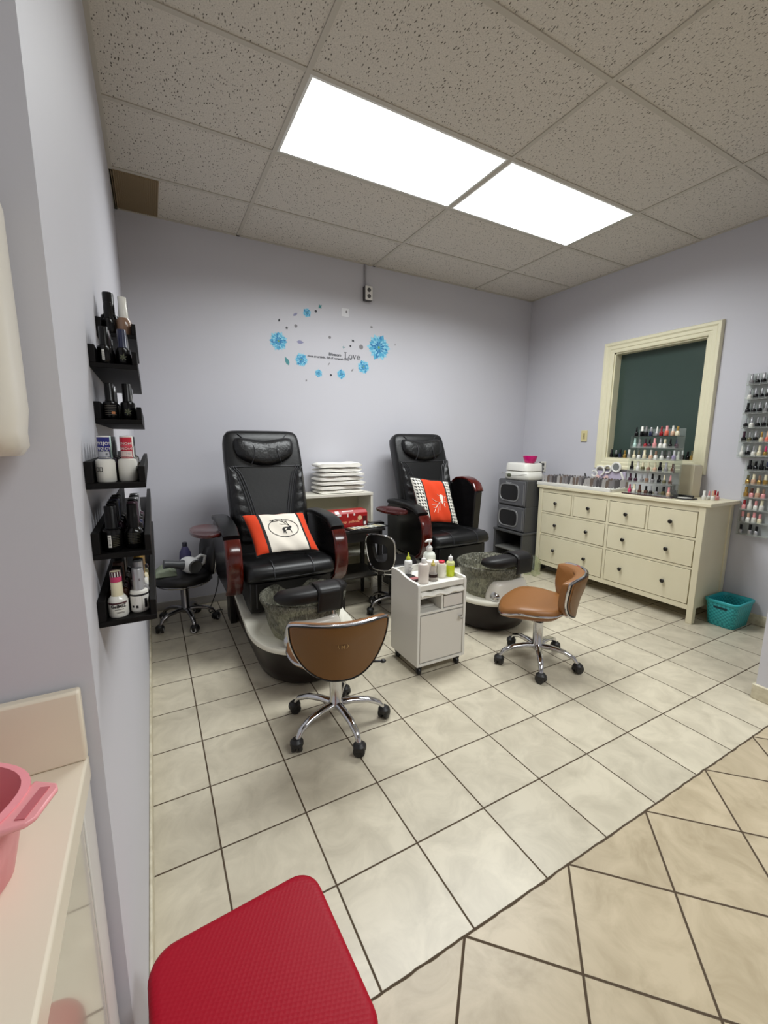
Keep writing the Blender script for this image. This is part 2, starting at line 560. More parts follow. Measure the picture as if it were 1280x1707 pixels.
# the dark window in the right wall
CASING = M('window_casing_paint', (226, 220, 190), 0.4)
GLASSG = M('dark_green_pane', (58, 74, 68), 0.28, spec=0.5, noise=(3.0, (52, 68, 62), 0.3))
t = link('window_1', None); t['kind'] = 'structure'
OY0, OY1, OZ0, OZ1 = 1.838, 2.882, 1.146, 2.366
def mitre(g, prof):
    """a moulding run round the opening; prof = list of (distance from opening edge, height off the wall)"""
    rings = []
    for cy, cz, sy, sz in ((WY0, WZ0, -1, -1), (WY1, WZ0, 1, -1), (WY1, WZ1, 1, 1), (WY0, WZ1, -1, 1)):
        rings.append([(XR - h, cy + sy * d, cz + sz * d) for d, h in prof])
    k = len(prof)
    vs = [p for r in rings for p in r]
    fs = []
    for i in range(4):
        i2 = (i + 1) % 4
        for j in range(k):
            j2 = (j + 1) % k
            fs.append((i * k + j, i * k + j2, i2 * k + j2, i2 * k + j))
    g.add(vs, fs)
g = G(); mitre(g, [(0, 0), (0, .014), (.012, .020), (.03, .020), (.036, .026), (.062, .026), (.074, .034), (.094, .034), (.102, .02), (.102, 0)])
g.obj('window_frame', CASING, t, sharp=30)
g = G()
g.box(XR, XR + .085, WY0, WY0 + .012, WZ0, WZ1); g.box(XR, XR + .085, WY1 - .012, WY1, WZ0, WZ1)
g.box(XR, XR + .085, WY0, WY1, WZ1 - .012, WZ1)
g.obj('reveal', CASING, t, smooth=False)
g = G(); g.box(XR - .012, XR + .085, WY0, WY1, WZ0, WZ0 + .014); g.obj('window_sill', CASING, t, smooth=False)
g = G(); g.box(XR + .085, XR + .095, WY0, WY1, WZ0, WZ1); g.obj('pane', GLASSG, t, smooth=False)
# ------------------------------------------------------------------ spa pedicure chairs
LEATHER = M('black_leather', (15, 15, 16), 0.38, spec=0.38, bump=(45, 0.25, 0.003))
LEATHER2 = M('black_leather_gathered', (15, 15, 16), 0.36, spec=0.42, bump=(34, 0.7, 0.006))
SEAM = M('black_piping', (44, 44, 48), 0.5)
WOOD = M('cherry_lacquer', (88, 18, 8), 0.16, coat=0.4, noise=(9, (56, 10, 5), 0.2))
WOODTRAY = M('dark_cherry_lacquer', (66, 20, 18), 0.2, coat=0.3)
SHELLM = M('dark_brown_shell', (24, 14, 12), 0.34, spec=0.35)
PEARL = M('pearl_white_deck', (226, 222, 208), 0.25, bump=(14, 0.12, 0.006))
PEARLC = M('pearl_white_console', (214, 208, 198), 0.22)
RESIN = clear_mat('wavy_resin', (150, 149, 134), 0.52, 0.04, bump=(52, 1.0, 0.03), streak=(.80, 1.2), stretch=(1, 1, .35))
PADM = M('black_pad', (17, 15, 15), 0.45, spec=0.35)
DARKBOX = M('black_base', (14, 13, 14), 0.35)

def u_ring(hw, y0, yf, z, n=26, zf=None, pw=2.3):
    """U-shaped outline: straight sides from the back y0, rounded front ending at yf"""
    pts = []
    yc = yf + hw * 1.25
    pts.append((hw, y0))
    for k in range(n + 1):
        a = -pi * k / n
        cx, sx = cos(a), sin(a)
        pts.append((hw * math.copysign(abs(cx) ** (2 / pw), cx), yc + hw * 1.25 * math.copysign(abs(sx) ** (2 / pw), sx)))
    pts.append((-hw, y0))
    return [(x, y, (zf(y) if zf else z)) for x, y in pts]

def spa_chair(label, loc, front, raised, rz=0.0, sx=0.0):
    t = thing('spa_chair', label, 'pedicure chair', loc, rz, 'pedicure spa chairs')
    F = front                                 # local y of the tub's front
    rim = lambda y: 0.245 + 0.20 * sm(F + .42, F + 1.15, y)
    # tub shell
    g = G()
    rings = []
    for q, ins in ((0, .085), (.10, .05), (.35, .03), (.65, .015), (1.0, 0.0)):
        rings.append(u_ring(.315 - ins, .42, F + ins * .9, 0, zf=lambda y, q=q: .004 + (rim(y) - .004) * q))
    g.loft(rings, cap=False)
    g.obj('tub_shell', SHELLM, t, sharp=50)
    # white deck with a raised lip
    g = G()
    g.loft([u_ring(.322, .40, F - .006, 0, zf=lambda y: rim(y) - .022), u_ring(.328, .40, F - .012, 0, zf=lambda y: rim(y) - .006),
            u_ring(.322, .40, F - .004, 0, zf=lambda y: rim(y) + .008), u_ring(.295, .40, F + .025, 0, zf=lambda y: rim(y) + .008),
            u_ring(.25, .38, F + .08, 0, zf=lambda y: rim(y) - .004), u_ring(.16, .36, F + .17, 0, zf=lambda y: rim(y) - .008)])
    g.obj('deck', PEARL, t, sharp=60)
    # resin bowl
    by = F + .30
    g = G()
    pr = [(.150, .20), (.19, .235), (.215, .30), (.228, .36), (.236, .41), (.252, .44), (.262, .462), (.262, .476), (.25, .482), (.236, .474),
          (.222, .44), (.212, .36), (.195, .29), (.165, .25), (.0, .235)]
    g.lathe(pr, 0, by, 44, cap=False)
    bowl = g.obj('bowl', RESIN, t, sharp=70)
    g = G()
    for k in range(3):
        a = radians(200 + 45 * k)
        g.lathe([(.0, 0), (.018, 0), (.018, .006), (.008, .012), (0, .012)], 0, 0, 14,
                mat=Matrix.Translation((.2 * cos(a), by + .2 * sin(a), .335)) @ Matrix.Rotation(a + pi / 2, 4, 'Z') @ Matrix.Rotation(radians(75), 4, 'X'))
    g.obj('water_jet', CHROME, bowl)
    # console in front of the bowl with a chrome dial
    g = G()
    cr = []
    for z, w, d in ((.22, .17, .085), (.30, .165, .08), (.36, .155, .072), (.385, .14, .06), (.392, .11, .045)):
        cr.append([(w * math.copysign(abs(cos(a)) ** .5, cos(a)), F + .115 + d * math.copysign(abs(sin(a)) ** .5, sin(a)), z) for a in [2 * pi * k / 28 for k in range(28)]])
    g.loft(cr)
    con = g.obj('console', PEARLC, t, sharp=50)
    g = G()
    mt = Matrix.Translation((-.155, F + .075, .285)) @ Matrix.Rotation(radians(-50), 4, 'Z') @ Matrix.Rotation(radians(80), 4, 'X')
    g.lathe([(0, -.01), (.03, -.01), (.034, 0), (.034, .01), (.024, .014), (.024, .022), (.017, .026), (0, .026)], 0, 0, 22, mat=mt)
    g.obj('dial', CHROME, con)
    g = G()
    g.tube([(.115, F + .10, .37), (.115, F + .10, .43), (.112, F + .12, .455), (.105, F + .17, .462), (.10, F + .21, .452)], .011, 10)
    g.lathe([(.02, .36), (.02, .385), (.012, .39)], .115, F + .10, 14)
    g.obj('faucet', CHROME, con)
    # foot rest: a pillar, a long pad, and a wrap over its middle
    g = G()
    g.lathe([(.05, .30), (.04, .36), (.034, .44), (.04, .5)], .06, F + .15, 18)
    g.obj('footrest_pillar', clear_mat('clear_pillar', (190, 186, 170), 0.35), t)
    fy = F + .145
    g = G()
    rings = []
    for k in range(17):
        q = -1 + 2 * k / 16
        x = .0 + .215 * q
        e = (1 - abs(q) ** 4) ** .5 if abs(q) < 1 else 0
        w, h = .075 * (.35 + .65 * e) , .042 * (.3 + .7 * e)
        yy = fy - .045 * (1 - abs(q) ** 2)
        rings.append([(x, yy + w * math.copysign(abs(cos(a)) ** .7, cos(a)), (.535 + .012 * q) + h * math.copysign(abs(sin(a)) ** .7, sin(a))) for a in [2 * pi * j / 20 for j in range(20)]])
    g.loft(rings)
    pad = g.obj('footrest', PADM, t, sharp=60)
    g = G()
    def wrap(u, v):
        x = .075 + (u - .5) * .15
        if v < .62:
            a = radians(20 + 160 * v / .62)
            return (x, fy - .04 + .084 * cos(a), .535 + .052 * abs(sin(a)) ** .6)
        q = (v - .62) / .38
        return (x - .01 * q, fy - .122 - .004 * sin(q * pi), .55 - .105 * q)
    g.grid(wrap, 6, 22)
    g.obj('footrest_wrap', M('black_pad_wrap', (20, 18, 18), 0.42, spec=0.35), pad, solid=.006)
    # seat base
    g = G(); g.box(-.275, .275, -.33, .36, .30, .50); g.box(-.24, .24, -.345, -.33, .33, .50)
    g.obj('seat_base', DARKBOX, t, bevel=.015)
    g = G(); g.box(-.315, -.27, .28, .44, .0, .42); g.box(.27, .315, .28, .44, .0, .42); g.box(-.27, .27, .40, .44, .0, .40)
    g.obj('rear_base', DARKBOX, t, bevel=.006)
    # seat cushion
    g = G()
    rings = []
    prof = [(-.315, .50), (-.37, .515), (-.39, .55), (-.375, .59), (-.33, .612), (-.2, .612), (.0, .598), (.2, .59), (.24, .56), (.24, .50)]
    for x, k in ((-.29, .90), (-.275, .97), (-.25, 1.0), (-.12, 1.02), (0, 1.025), (.12, 1.02), (.25, 1.0), (.275, .97), (.29, .90)):
        rings.append([(x, y * (k if y < 0 else 1), .50 + (z - .50) * k) for y, z in prof])
    g.loft(rings)
    seat = g.obj('seat', LEATHER, t, sharp=55)
    g = G()
    for x in (-.13, .13):
        g.tube([(x, -.384, .52), (x, -.401, .55), (x, -.386, .592), (x, -.335, .627), (x, -.2, .626)], .0025, 6)
    g.tube([(-.28, -.372, .535), (-.1, -.392, .532), (.1, -.392, .532), (.28, -.372, .535)], .003, 6)
    g.obj('seat_seam', SEAM, seat)
    # backrest: a padded slab leaning back
    def bp(x, tt, n):
        """point on the back: x across, tt 0..1 up, n along the slab's front normal"""
        y = .13 + .30 * tt + .05 * sin(pi * tt) * -.4
        z = .56 + .905 * tt
        nn = Vector((0, -.905, .30)).normalized()
        return (x, y + nn.y * n, z + nn.z * n)
    def bw(tt):
        w = .268 + .020 * sin(pi * min(1, tt * 1.0)) + .012 * sm(.5, .9, tt)
        if tt > .93:
            q = (tt - .93) / .07
            w -= .055 * (1 - sqrt(max(0, 1 - q * q)))
        return w
    rings = []
    for k in range(34):
        tt = k / 33
        tt = tt if tt < .9 else .9 + .1 * sin((tt - .9) / .1 * pi / 2)
        w = bw(tt); th = .06 * (1 if tt < .95 else max(.35, 1 - ((tt - .95) / .05) ** 3 * .6))
        ring = []
        for j in range(28):
            a = 2 * pi * j / 28
            x = w * math.copysign(abs(cos(a)) ** .35, cos(a))
            n = th * math.copysign(abs(sin(a)) ** .45, sin(a)) * (1 if sin(a) > 0 else 1.9)
            ring.append(bp(x, tt, n))
        rings.append(ring)
    g = G(); g.loft(rings)
    back = g.obj('backrest', LEATHER, t, sharp=55)
    # bolsters down both sides
    for s in (-1, 1):
        g = G()
        def bol(u, v, s=s):
            tt = .10 + .60 * v
            arc = sin(pi * v) ** .8
            xin = .262 - .145 * (1 - v) ** .6 * sm(0, .1, 1 - v)
            x = bw(tt) * .955 - (bw(tt) * .955 - xin) * u
            hgt = .046 + .016 * sm(0, .3, u) + .022 * sin(pi * u) ** .7 * (sin(pi * v) ** .5) + .003 * sin(v * 46 + u * 3) * sin(pi * u)
            return bp(s * x, tt, hgt)
        g.grid(bol, 14, 60)
        g.obj('side_bolster', LEATHER2, back, solid=.004)
        g = G()
        for off in (.0, .017, .034):
            g.tube([bp(s * (.262 - off - (.145 * (1 - v) ** .6) * sm(0, .1, 1 - v)), .10 + .60 * v, .0645 + .002) for v in [k / 24 for k in range(25)]], .003, 6)
        g.obj('piping', SEAM, back)
    # head pillow: two lobes and a gathered middle
    g = G()
    rings = []
    for k in range(29):
        q = -1 + 2 * k / 28
        x = .222 * q
        lobe = .35 + .65 * (1 - abs(q) ** 3.2) ** .5 if abs(q) < 1 else .3
        hh = (.104 - .004 * (1 - abs(q)) ** .5) * lobe + .002
        dp = (.055 + .018 * abs(q)) * lobe
        ctr = .815 - .016 * (1 - q * q) + .045 * abs(q) ** 1.6
        ring = []
        for j in range(18):
            a = 2 * pi * j / 18
            ring.append(bp(x, ctr + hh * math.copysign(abs(sin(a)) ** .7, sin(a)), .052 + dp * math.copysign(abs(cos(a)) ** .7, cos(a))))
        rings.append(ring)
    g.loft(rings)
    pil = g.obj('head_pillow', LEATHER2, t, sharp=60)
    g = G()
    for s in (-1, 1):
        g.tube([bp(s * (.082 + .030 * abs(v) ** 1.5), .805 + .098 * v, .118 - .035 * v * v) for v in [-1 + 2 * k / 10 for k in range(11)]], .003, 6)
        g.tube([bp(s * (.185 - .075 * v), .962 - .085 * v, .0635 + .004 * v) for v in [k / 10 for k in range(11)]], .0035, 6)
    g.obj('piping', SEAM, pil)
    g = G()
    g.tube([bp(x, .695, .0635) for x in (-.255, -.1, .1, .255)], .003, 6)
    g.obj('cross_seam', SEAM, back)
    # arms: black panel, padded top, lacquered front strip
    for s in (-1, 1):
        mat = Matrix.Identity(4)
        if raised and s == 1:
            piv = Vector((0, .105, .625))
            mat = Matrix.Translation(piv) @ Matrix.Rotation(radians(-85), 4, 'X') @ Matrix.Translation(-piv)
        x0, x1 = (s * .315, s * .40)
        prof = [(.28, .42)] + [(-.22, .42), (-.285, .47), (-.315, .55), (-.32, .63), (-.30, .72), (-.25, .785), (-.17, .825), (-.05, .84), (.14, .845), (.26, .835), (.29, .80)]
        g = G(); g.prism(prof, 'x', min(x0, x1), max(x0, x1), mat=mat)
        arm = g.obj('armrest', M('arm_panel_black', (18, 16, 17), 0.25), t, bevel=.012, sharp=30)
        xm = s * .3575
        def strip(path, w, th, m_, name, lift):
            g = G()
            rings = []
            for i, (y, z) in enumerate(path):
                a = path[max(0, i - 1)]; b = path[min(len(path) - 1, i + 1)]
                ty, tz = b[0] - a[0], b[1] - a[1]
                L = sqrt(ty * ty + tz * tz) or 1
                ny, nz = tz / L, -ty / L                      # outward
                ring = []
                for j in range(14):
                    q = 2 * pi * j / 14
                    xx = w * math.copysign(abs(cos(q)) ** .5, cos(q)); n = lift + th * math.copysign(abs(sin(q)) ** .5, sin(q))
                    ring.append((xm + xx, y + ny * n, z + nz * n))
                rings.append(ring)
            g.loft(rings, mat=mat)
            return g.obj(name, m_, arm, sharp=55)
        strip([(-.225, .425), (-.285, .47), (-.315, .55), (-.32, .63), (-.302, .72), (-.262, .775)][::-1], .050, .014, WOOD, 'wood_strip', .006)
        strip([(-.25, .785), (-.17, .827), (-.05, .842), (.14, .846), (.27, .836)][::-1], .052, .020, LEATHER, 'arm_pad', .008)
        if s == -1:                             # the tray swung out over the left arm
            g = G()
            ring = lambda z, k: [(-.475 + k * .105 * cos(a), -.02 + k * .20 * math.copysign(abs(sin(a)) ** .8, sin(a)), z) for a in [2 * pi * j / 32 for j in range(32)]]
            g.loft([ring(.792, .9), ring(.796, .98), ring(.806, 1.0), ring(.816, .98), ring(.818, .93), ring(.811, .86)])
            tr = g.obj('side_tray', WOODTRAY, t, sharp=50)
            g = G(); g.tube([(-.40, .0, .76), (-.43, -.01, .78), (-.46, -.02, .793)], .014, 10); g.obj('tray_arm', BLACKPL, tr)
    for ch in t.children:
        if ch.name.split('.')[0] in ('seat_base', 'seat', 'backrest', 'head_pillow', 'armrest'):
            ch.location.x = sx
    return t

spa_chair('left black pedicure spa chair, cream and orange cushion on its seat', (.862, 3.0, 0), -.86, False)
spa_chair('right black pedicure spa chair with one raised arm and an orange cushion', (2.375, 3.19, 0), -1.06, True, 0.0, .05)

# cushions: striped cover, a drawing in the middle
ORANGE = M('orange_velvet', (208, 56, 3), 0.85, sheen=0.05, bump=(30, 0.3, 0.004))
CREAMF = M('cream_fabric', (226, 218, 204), 0.8, bump=(24, 0.25, 0.004))
BLKF = M('black_fabric', (20, 18, 18), 0.8)
WHTF = M('white_fabric', (226, 222, 212), 0.8)

def cushion(label, C0, U, V, N, half, thick, mfn, mats, deco):
    """C0 centre, U/V/N axes, front surface bulges along N"""
    U, V, N = Vector(U).normalized(), Vector(V).normalized(), Vector(N).normalized()
    hu, hv = half
    t = thing('cushion', label, 'cushion', C0, 0, 'cushions on the spa chairs')
    def S(u, v, side=1, lift=0.0):
        a, b = 2 * u - 1, 2 * v - 1
        pin = 1 - .06 * (1 - abs(a) ** 2) * abs(b) ** 3 - .0
        pin2 = 1 - .06 * (1 - abs(b) ** 2) * abs(a) ** 3
        h = thick * ((1 - a ** 4) * (1 - b ** 4)) ** .5
        wr = .004 * sin(9 * a + 5 * b) * (1 - abs(a)) if side > 0 else 0
        return U * (a * hu * pin2) + V * (b * hv * pin) + N * (side * (h + .002) + lift + wr)
    g = G()
    nu, nv = 64, 56
    g.grid(lambda u, v: S(u, v, 1), nu, nv, mfn=mfn)
    g.grid(lambda u, v: S(u, v, -1), 20, 20, mi=0)
    g.tube([S(*p) for p in [(k / 20, 0) for k in range(20)] + [(1, k / 20) for k in range(20)] + [(1 - k / 20, 1) for k in range(20)] + [(0, 1 - k / 20) for k in range(20)]], .004, 6, closed=True, mi=2)
    g.obj('cover', mats, t, sharp=70)
    g = G()
    for pts, r, fill in deco:
        P = [S(u, v, 1, .0012) for u, v in pts]
        if fill:
            g.add([p + N * .0008 for p in P], [tuple(range(len(P)))])
        else:
            g.tube(P, r, 6, flat=.5)
    return t, g

# left: cream between two orange bands, a deer in an oval
def m_left(u, v):
    if u < .035 or .965 < u or v < .03 or v > .97: return 2 if v < .03 or v > .975 else 0
    if u < .195 or u > .865: return 0
    if u < .23 or u > .83: return 2
    return 1
ov = [(.535 + .235 * cos(a), .56 + .215 * sin(a)) for a in [2 * pi * k / 40 for k in range(41)]]
deer_body = [(.50, .50), (.52, .545), (.56, .555), (.61, .56), (.635, .60), (.655, .585), (.665, .555), (.645, .53), (.63, .50), (.635, .45), (.643, .39), (.632, .385), (.622, .45), (.61, .47), (.56, .465), (.545, .44), (.55, .385), (.538, .385), (.528, .44), (.516, .40), (.505, .40), (.512, .46)]
antl = [[(.63, .60), (.60, .64), (.56, .70), (.50, .76), (.42, .78), (.36, .77)], [(.56, .70), (.55, .77), (.56, .80)], [(.50, .76), (.46, .74), (.38, .73)], [(.42, .78), (.40, .75)], [(.60, .64), (.52, .64), (.49, .66)], [(.635, .605), (.61, .70), (.62, .76)], [(.61, .70), (.58, .75)]]
deer_body = [(x, .10 + .84 * y - .0) for x, y in deer_body]
antl = [[(x, .10 + .84 * y) for x, y in a] for a in antl]
deco = [(ov, .0026, False), (deer_body, 0, True)] + [(a, .0028, False) for a in antl]
t, g = cushion('cushion with a deer in an oval on cream between orange bands', (.845, 2.845, .765), (1, .02, -.03), (-.12, .66, .72), (0, -.74, .66), (.215, .168), .05, m_left, [ORANGE, CREAMF, BLKF], deco)
g.obj('deer_drawing', BLKF, t)
# right: orange between houndstooth bands, pale antlers
def hound(u, v):
    a, b = int(u * 64), int(v * 56)
    i, j = (a // 2) % 2, (b // 2) % 2
    if i and j: return 2
    if i != j: return 2 if ((a + b) % 4 < 2) else 1
    return 1
def m_right(u, v):
    if v < .03 or v > .97: return 2
    if u < .20 or u > .80: return hound(u, v)
    if u < .235 or u > .765: return 2
    return 0
def pt(a): return [(x, y) for x, y in a]
ant2 = [[(.60, .50), (.54, .46), (.47, .40), (.40, .33), (.34, .24)], [(.47, .40), (.40, .41), (.32, .40)], [(.47, .40), (.46, .30), (.42, .22)], [(.54, .46), (.52, .36), (.50, .29)], [(.40, .33), (.34, .34)], [(.54, .46), (.44, .48), (.36, .53)], [(.60, .62), (.55, .60), (.51, .63)], [(.66, .62), (.70, .58), (.69, .50), (.64, .47)], [(.70, .58), (.735, .60)], [(.69, .50), (.73, .47)], [(.66, .45), (.64, .40), (.66, .36)]]
head2 = [(.57, .61), (.62, .64), (.66, .62), (.66, .54), (.63, .46), (.60, .42), (.58, .47), (.565, .54)]
deco = [(head2, 0, True)] + [(a, .0028, False) for a in ant2]
t, g = cushion('orange cushion with pale antlers between houndstooth bands', (2.305, 3.105, .865), (.97, .03, -.13), (-.07, .34, .94), (0, -.94, .34), (.215, .215), .05, m_right, [ORANGE, WHTF, BLKF], deco)
g.obj('antler_drawing', CREAMF, t)
# ------------------------------------------------------------------ swivel chairs
TAN = M('tan_leather', (134, 88, 44), 0.42, bump=(60, 0.12, 0.002))
TANB = M('tan_back_panel', (108, 70, 24), 0.4)
WHEEL = M('castor_black', (26, 25, 25), 0.45)

def star_base(t, R, zhub, rot, mat_leg=CHROME, ring=None, n=5):
    for k in range(n):
        a = rot + 2 * pi * k / n
        c, s = cos(a), sin(a)
        P = lambda r, z: (c * r, s * r, z)
        g = G()
        g.tube([P(.02, zhub), P(R * .35, zhub + .004), P(R * .65, zhub - .004), P(R * .88, zhub - .028), P(R * .985, zhub - .062), P(R, zhub - .078)],
               [.021, .019, .018, .016, .013, .011], 12, flat=.8)
        leg = g.obj('leg', mat_leg, t)
        g = G()
        b = a + .9
        m = Matrix.Translation((c * R, s * R, .028)) @ Matrix.Rotation(b, 4, 'Z') @ Matrix.Rotation(pi / 2, 4, 'X')
        for z0, z1 in ((-.026, -.005), (.005, .026)):
            g.lathe([(0, z0), (.022, z0), (.0275, z0 + .004), (.0275, z1 - .004), (.022, z1), (0, z1)], 0, 0, 20, mat=m)
        if ring:
            g.lathe([(.012, .0262), (.020, .0262), (.020, .0275), (.012, .0275)], 0, 0, 20, mi=1, mat=m, cap=False)
            g.lathe([(.012, -.0275), (.020, -.0275), (.020, -.0262), (.012, -.0262)], 0, 0, 20, mi=1, mat=m, cap=False)
        g.lathe([(.0, .026), (.024, .026), (.031, .034), (.030, .05), (.018, .062), (.0, .062)], c * R, s * R, 16)
        g.obj('castor', [WHEEL, ring or WHEEL], leg)
    g = G()
    g.lathe([(0, zhub - .022), (.030, zhub - .022), (.036, zhub - .01), (.036, zhub + .012), (.030, zhub + .02), (.030, zhub + .16), (.0, zhub + .16)], 0, 0, 24)
    return g.obj('hub', mat_leg, t)

def tan_chair(label, loc, rz, base_rot):
    """front faces local -y"""
    t = thing('swivel_chair', label, 'chair', loc, rz, 'tan pedicure stools')
    hub = star_base(t, .245, .118, base_rot - rz)
    g = G(); g.lathe([(.016, .20), (.016, .345)], 0, 0, 16); g.obj('gas_lift', BLACKPL, t)
    g = G(); g.box(-.08, .08, -.09, .09, .327, .350); g.obj('seat_plate', BLACKPL, t, bevel=.005)
    g = G(); g.tube([(-.05, .02, .332), (-.17, .03, .330), (-.225, .03, .326)], .006, 8); g.ball((-.232, .03, .325), .016, .012, .01, 10, 8)
    g.obj('lift_lever', BLACKPL, t)
    # seat: saddle shape, waterfall front
    def so(a):
        w = .225 * math.copysign(abs(cos(a)) ** .75, cos(a))
        d = math.copysign(abs(sin(a)) ** .8, sin(a))
        return w * (1 - .12 * max(0, d)), (.215 if d < 0 else .185) * d - .03
    def sz(x, y):
        return .385 - .034 * sm(-.10, -.25, y) + .018 * (x / .225) ** 2 + .018 * sm(.05, .16, y) - .012
    rings = []
    for k, zo in ((.80, -.036), (1.0, -.010), (1.015, .012), (1.0, .030), (.93, .043), (.7, .050), (.35, .052), (.05, .052)):
        r = []
        for j in range(40):
            x, y = so(2 * pi * j / 40); x *= k; y = -.03 + (y + .03) * k
            r.append((x, y, sz(x, y) + zo))
        rings.append(r)
    g = G(); g.loft(rings)
    seat = g.obj('seat', TAN, t, sharp=70)
    g = G(); g.tube([(x * 1.005, y * 1.005, sz(x, y) + .004) for x, y in [so(2 * pi * j / 60) for j in range(60)]], .007, 8, closed=True)
    g.obj('chrome_trim', CHROME, seat)
    # back: half-moon, wrapped slightly round the sitter
    cz = .60
    def bo(a):
        c, s = cos(a), sin(a)
        x = .222 * math.copysign(abs(c) ** .8, c)
        z = (.03 if s > 0 else .245) * math.copysign(abs(s) ** (.75 if s > 0 else .95), s)
        if s > 0: z *= 1
        return x, cz + z
    def by(x, z):
        return .195 + .05 * sm(.38, .64, z) - .10 * (x / .222) ** 2
    rings = []
    prof = [(.25, .016), (.8, .016), (.95, .014), (1.0, .006), (1.0, -.022), (.97, -.045), (.88, -.058), (.6, -.062), (.25, -.062)]
    for k, dy in prof:
        r = []
        for j in range(44):
            x, z = bo(2 * pi * j / 44); z0 = .52
            x *= k; z = z0 + (z - z0) * k
            r.append((x, by(x, z) + dy, z))
        rings.append(r)
    g = G(); g.loft(rings[2:])
    back = g.obj('backrest', TAN, t, sharp=70)
    g = G(); g.loft([[(x, y + .002, z) for x, y, z in q] for q in rings[:3]] ); g.obj('back_panel', TANB, back, sharp=70)
    g = G(); g.tube([(x * 1.005, by(x, z) + .0, z) for x, z in [bo(2 * pi * j / 70) for j in range(70)]], .0075, 8, closed=True)
    g.tube([(x * 1.0, by(x, z) + .012, z) for x, z in [bo(2 * pi * j / 70) for j in range(70)]], .003, 6, closed=True, mi=1)
    g.obj('chrome_trim', [CHROME, BLACKPL], back)
    g = G(); g.prism([(-.03, .335), (.03, .335), (.045, .48), (-.045, .48)], 'y', .15, .168); g.obj('back_bracket', CHROME, t, bevel=.004)
    g = G()
    vs, fs = text_geo('M', .022, .0004)
    g.add(vs, fs, mat=frame_mat((0, by(0, .535) + .0185, .532), (-1, 0, 0), (0, 0, 1)))
    for s in (-1, 1):
        g.tube([(s * .014, by(0, .535) + .0188, .526), (s * .022, by(0, .535) + .0188, .536), (s * .018, by(0, .535) + .0188, .544)], .0012, 5)
    g.obj('badge', M('badge_gold', (190, 160, 110), 0.3, 0.8), back)
    return t

tan_chair('tan half-moon swivel chair turned away, in front of the left spa chair', (.815, 1.805, 0), pi - .24, radians(57))
tan_chair('tan half-moon swivel chair in side view, between the trolley and the dresser', (2.178, 1.765, 0), radians(-138), radians(12))

# black work stools
BLKV = M('black_vinyl', (24, 22, 22), 0.42)
GREYR = M('castor_grey_ring', (200, 198, 196), 0.4)
def black_stool(label, loc, rz, base_rot, loop, zs):
    t = thing('work_stool', label, 'stool', loc, rz, 'black swivel stools')
    star_base(t, .212, .118, base_rot - rz, M('dull_chrome', (150, 148, 148), 0.22, 1.0), GREYR)
    g = G(); g.lathe([(.018, .20), (.018, zs - .09)], 0, 0, 16); g.obj('gas_lift', BLACKPL, t)
    g = G()
    g.lathe([(0, zs - .09), (.10, zs - .085), (.185, zs - .07), (.20, zs - .06), (.205, zs - .03), (.195, zs - .008), (.16, zs), (0, zs + .002)], 0, 0, 36)
    seat = g.obj('seat', BLKV, t, sharp=60)
    g = G(); g.lathe([(.165, zs - .088), (.19, zs - .082), (.198, zs - .07), (.17, zs - .078)], 0, 0, 36, cap=False); g.obj('seat_ring', CHROME, seat)
    # backrest on the +y side
    w, zb, zt = (.135 if loop else .165), zs - .04, zs + (.245 if loop else .27)
    def ol(a):
        c, s = cos(a), sin(a)
        x = w * math.copysign(abs(c) ** .55, c); q = .5 + .5 * math.copysign(abs(s) ** .6, s)
        return x * (.80 + .20 * q), zb + (zt - zb) * q
    y_ = lambda z, x: .19 + .05 * (z - zb) / (zt - zb) - .03 * (x / w) ** 2
    g = G()
    if loop:
        pts = [ol(2 * pi * k / 56) for k in range(56)]
        rings = []
        for k, n in ((1.0, -.016), (1.0, .016), (.5, .022), (.48, 0), (.5, -.022), (1.0, -.016)):
            zc = (zb + zt) / 2
            rings.append([(x * k, y_(z, x) + n, zc + (z - zc) * (k if k == 1 else k + .05)) for x, z in pts])
        g.loft(rings, cap=False)
    else:
        rings = []
        for k, n in ((.3, -.03), (.85, -.03), (1.0, -.012), (1.0, .012), (.85, .024), (.3, .024)):
            zc = (zb + zt) / 2
            rings.append([(x * k, y_(z, x) + n, zc + (z - zc) * k) for x, z in [ol(2 * pi * j / 40) for j in range(40)]])
        g.loft(rings)
    back = g.obj('backrest', BLKV, t, sharp=60)
    g = G(); g.tube([(x * 1.02, y_(z, x) + .012, (zb + zt) / 2 + (z - (zb + zt) / 2) * 1.02) for x, z in [ol(2 * pi * j / 56) for j in range(56)]], .008, 8, closed=True)
    g.obj('chrome_trim', CHROME, back)
    g = G(); g.box(-.03, .03, .05, .20, zs - .088, zs - .076); g.box(-.03, .03, .19, .20, zs - .088, zs + .0); g.obj('back_bracket', CHROME, t, bevel=.003)
    return t
black_stool('black swivel stool by the left wall, with a hand massager on its seat', (.25, 3.46, 0), radians(-78), radians(65), False, .415)
black_stool('black swivel stool behind the white trolley, seen past the black side table', (1.79, 2.96, 0), radians(124), radians(185), True, .44)
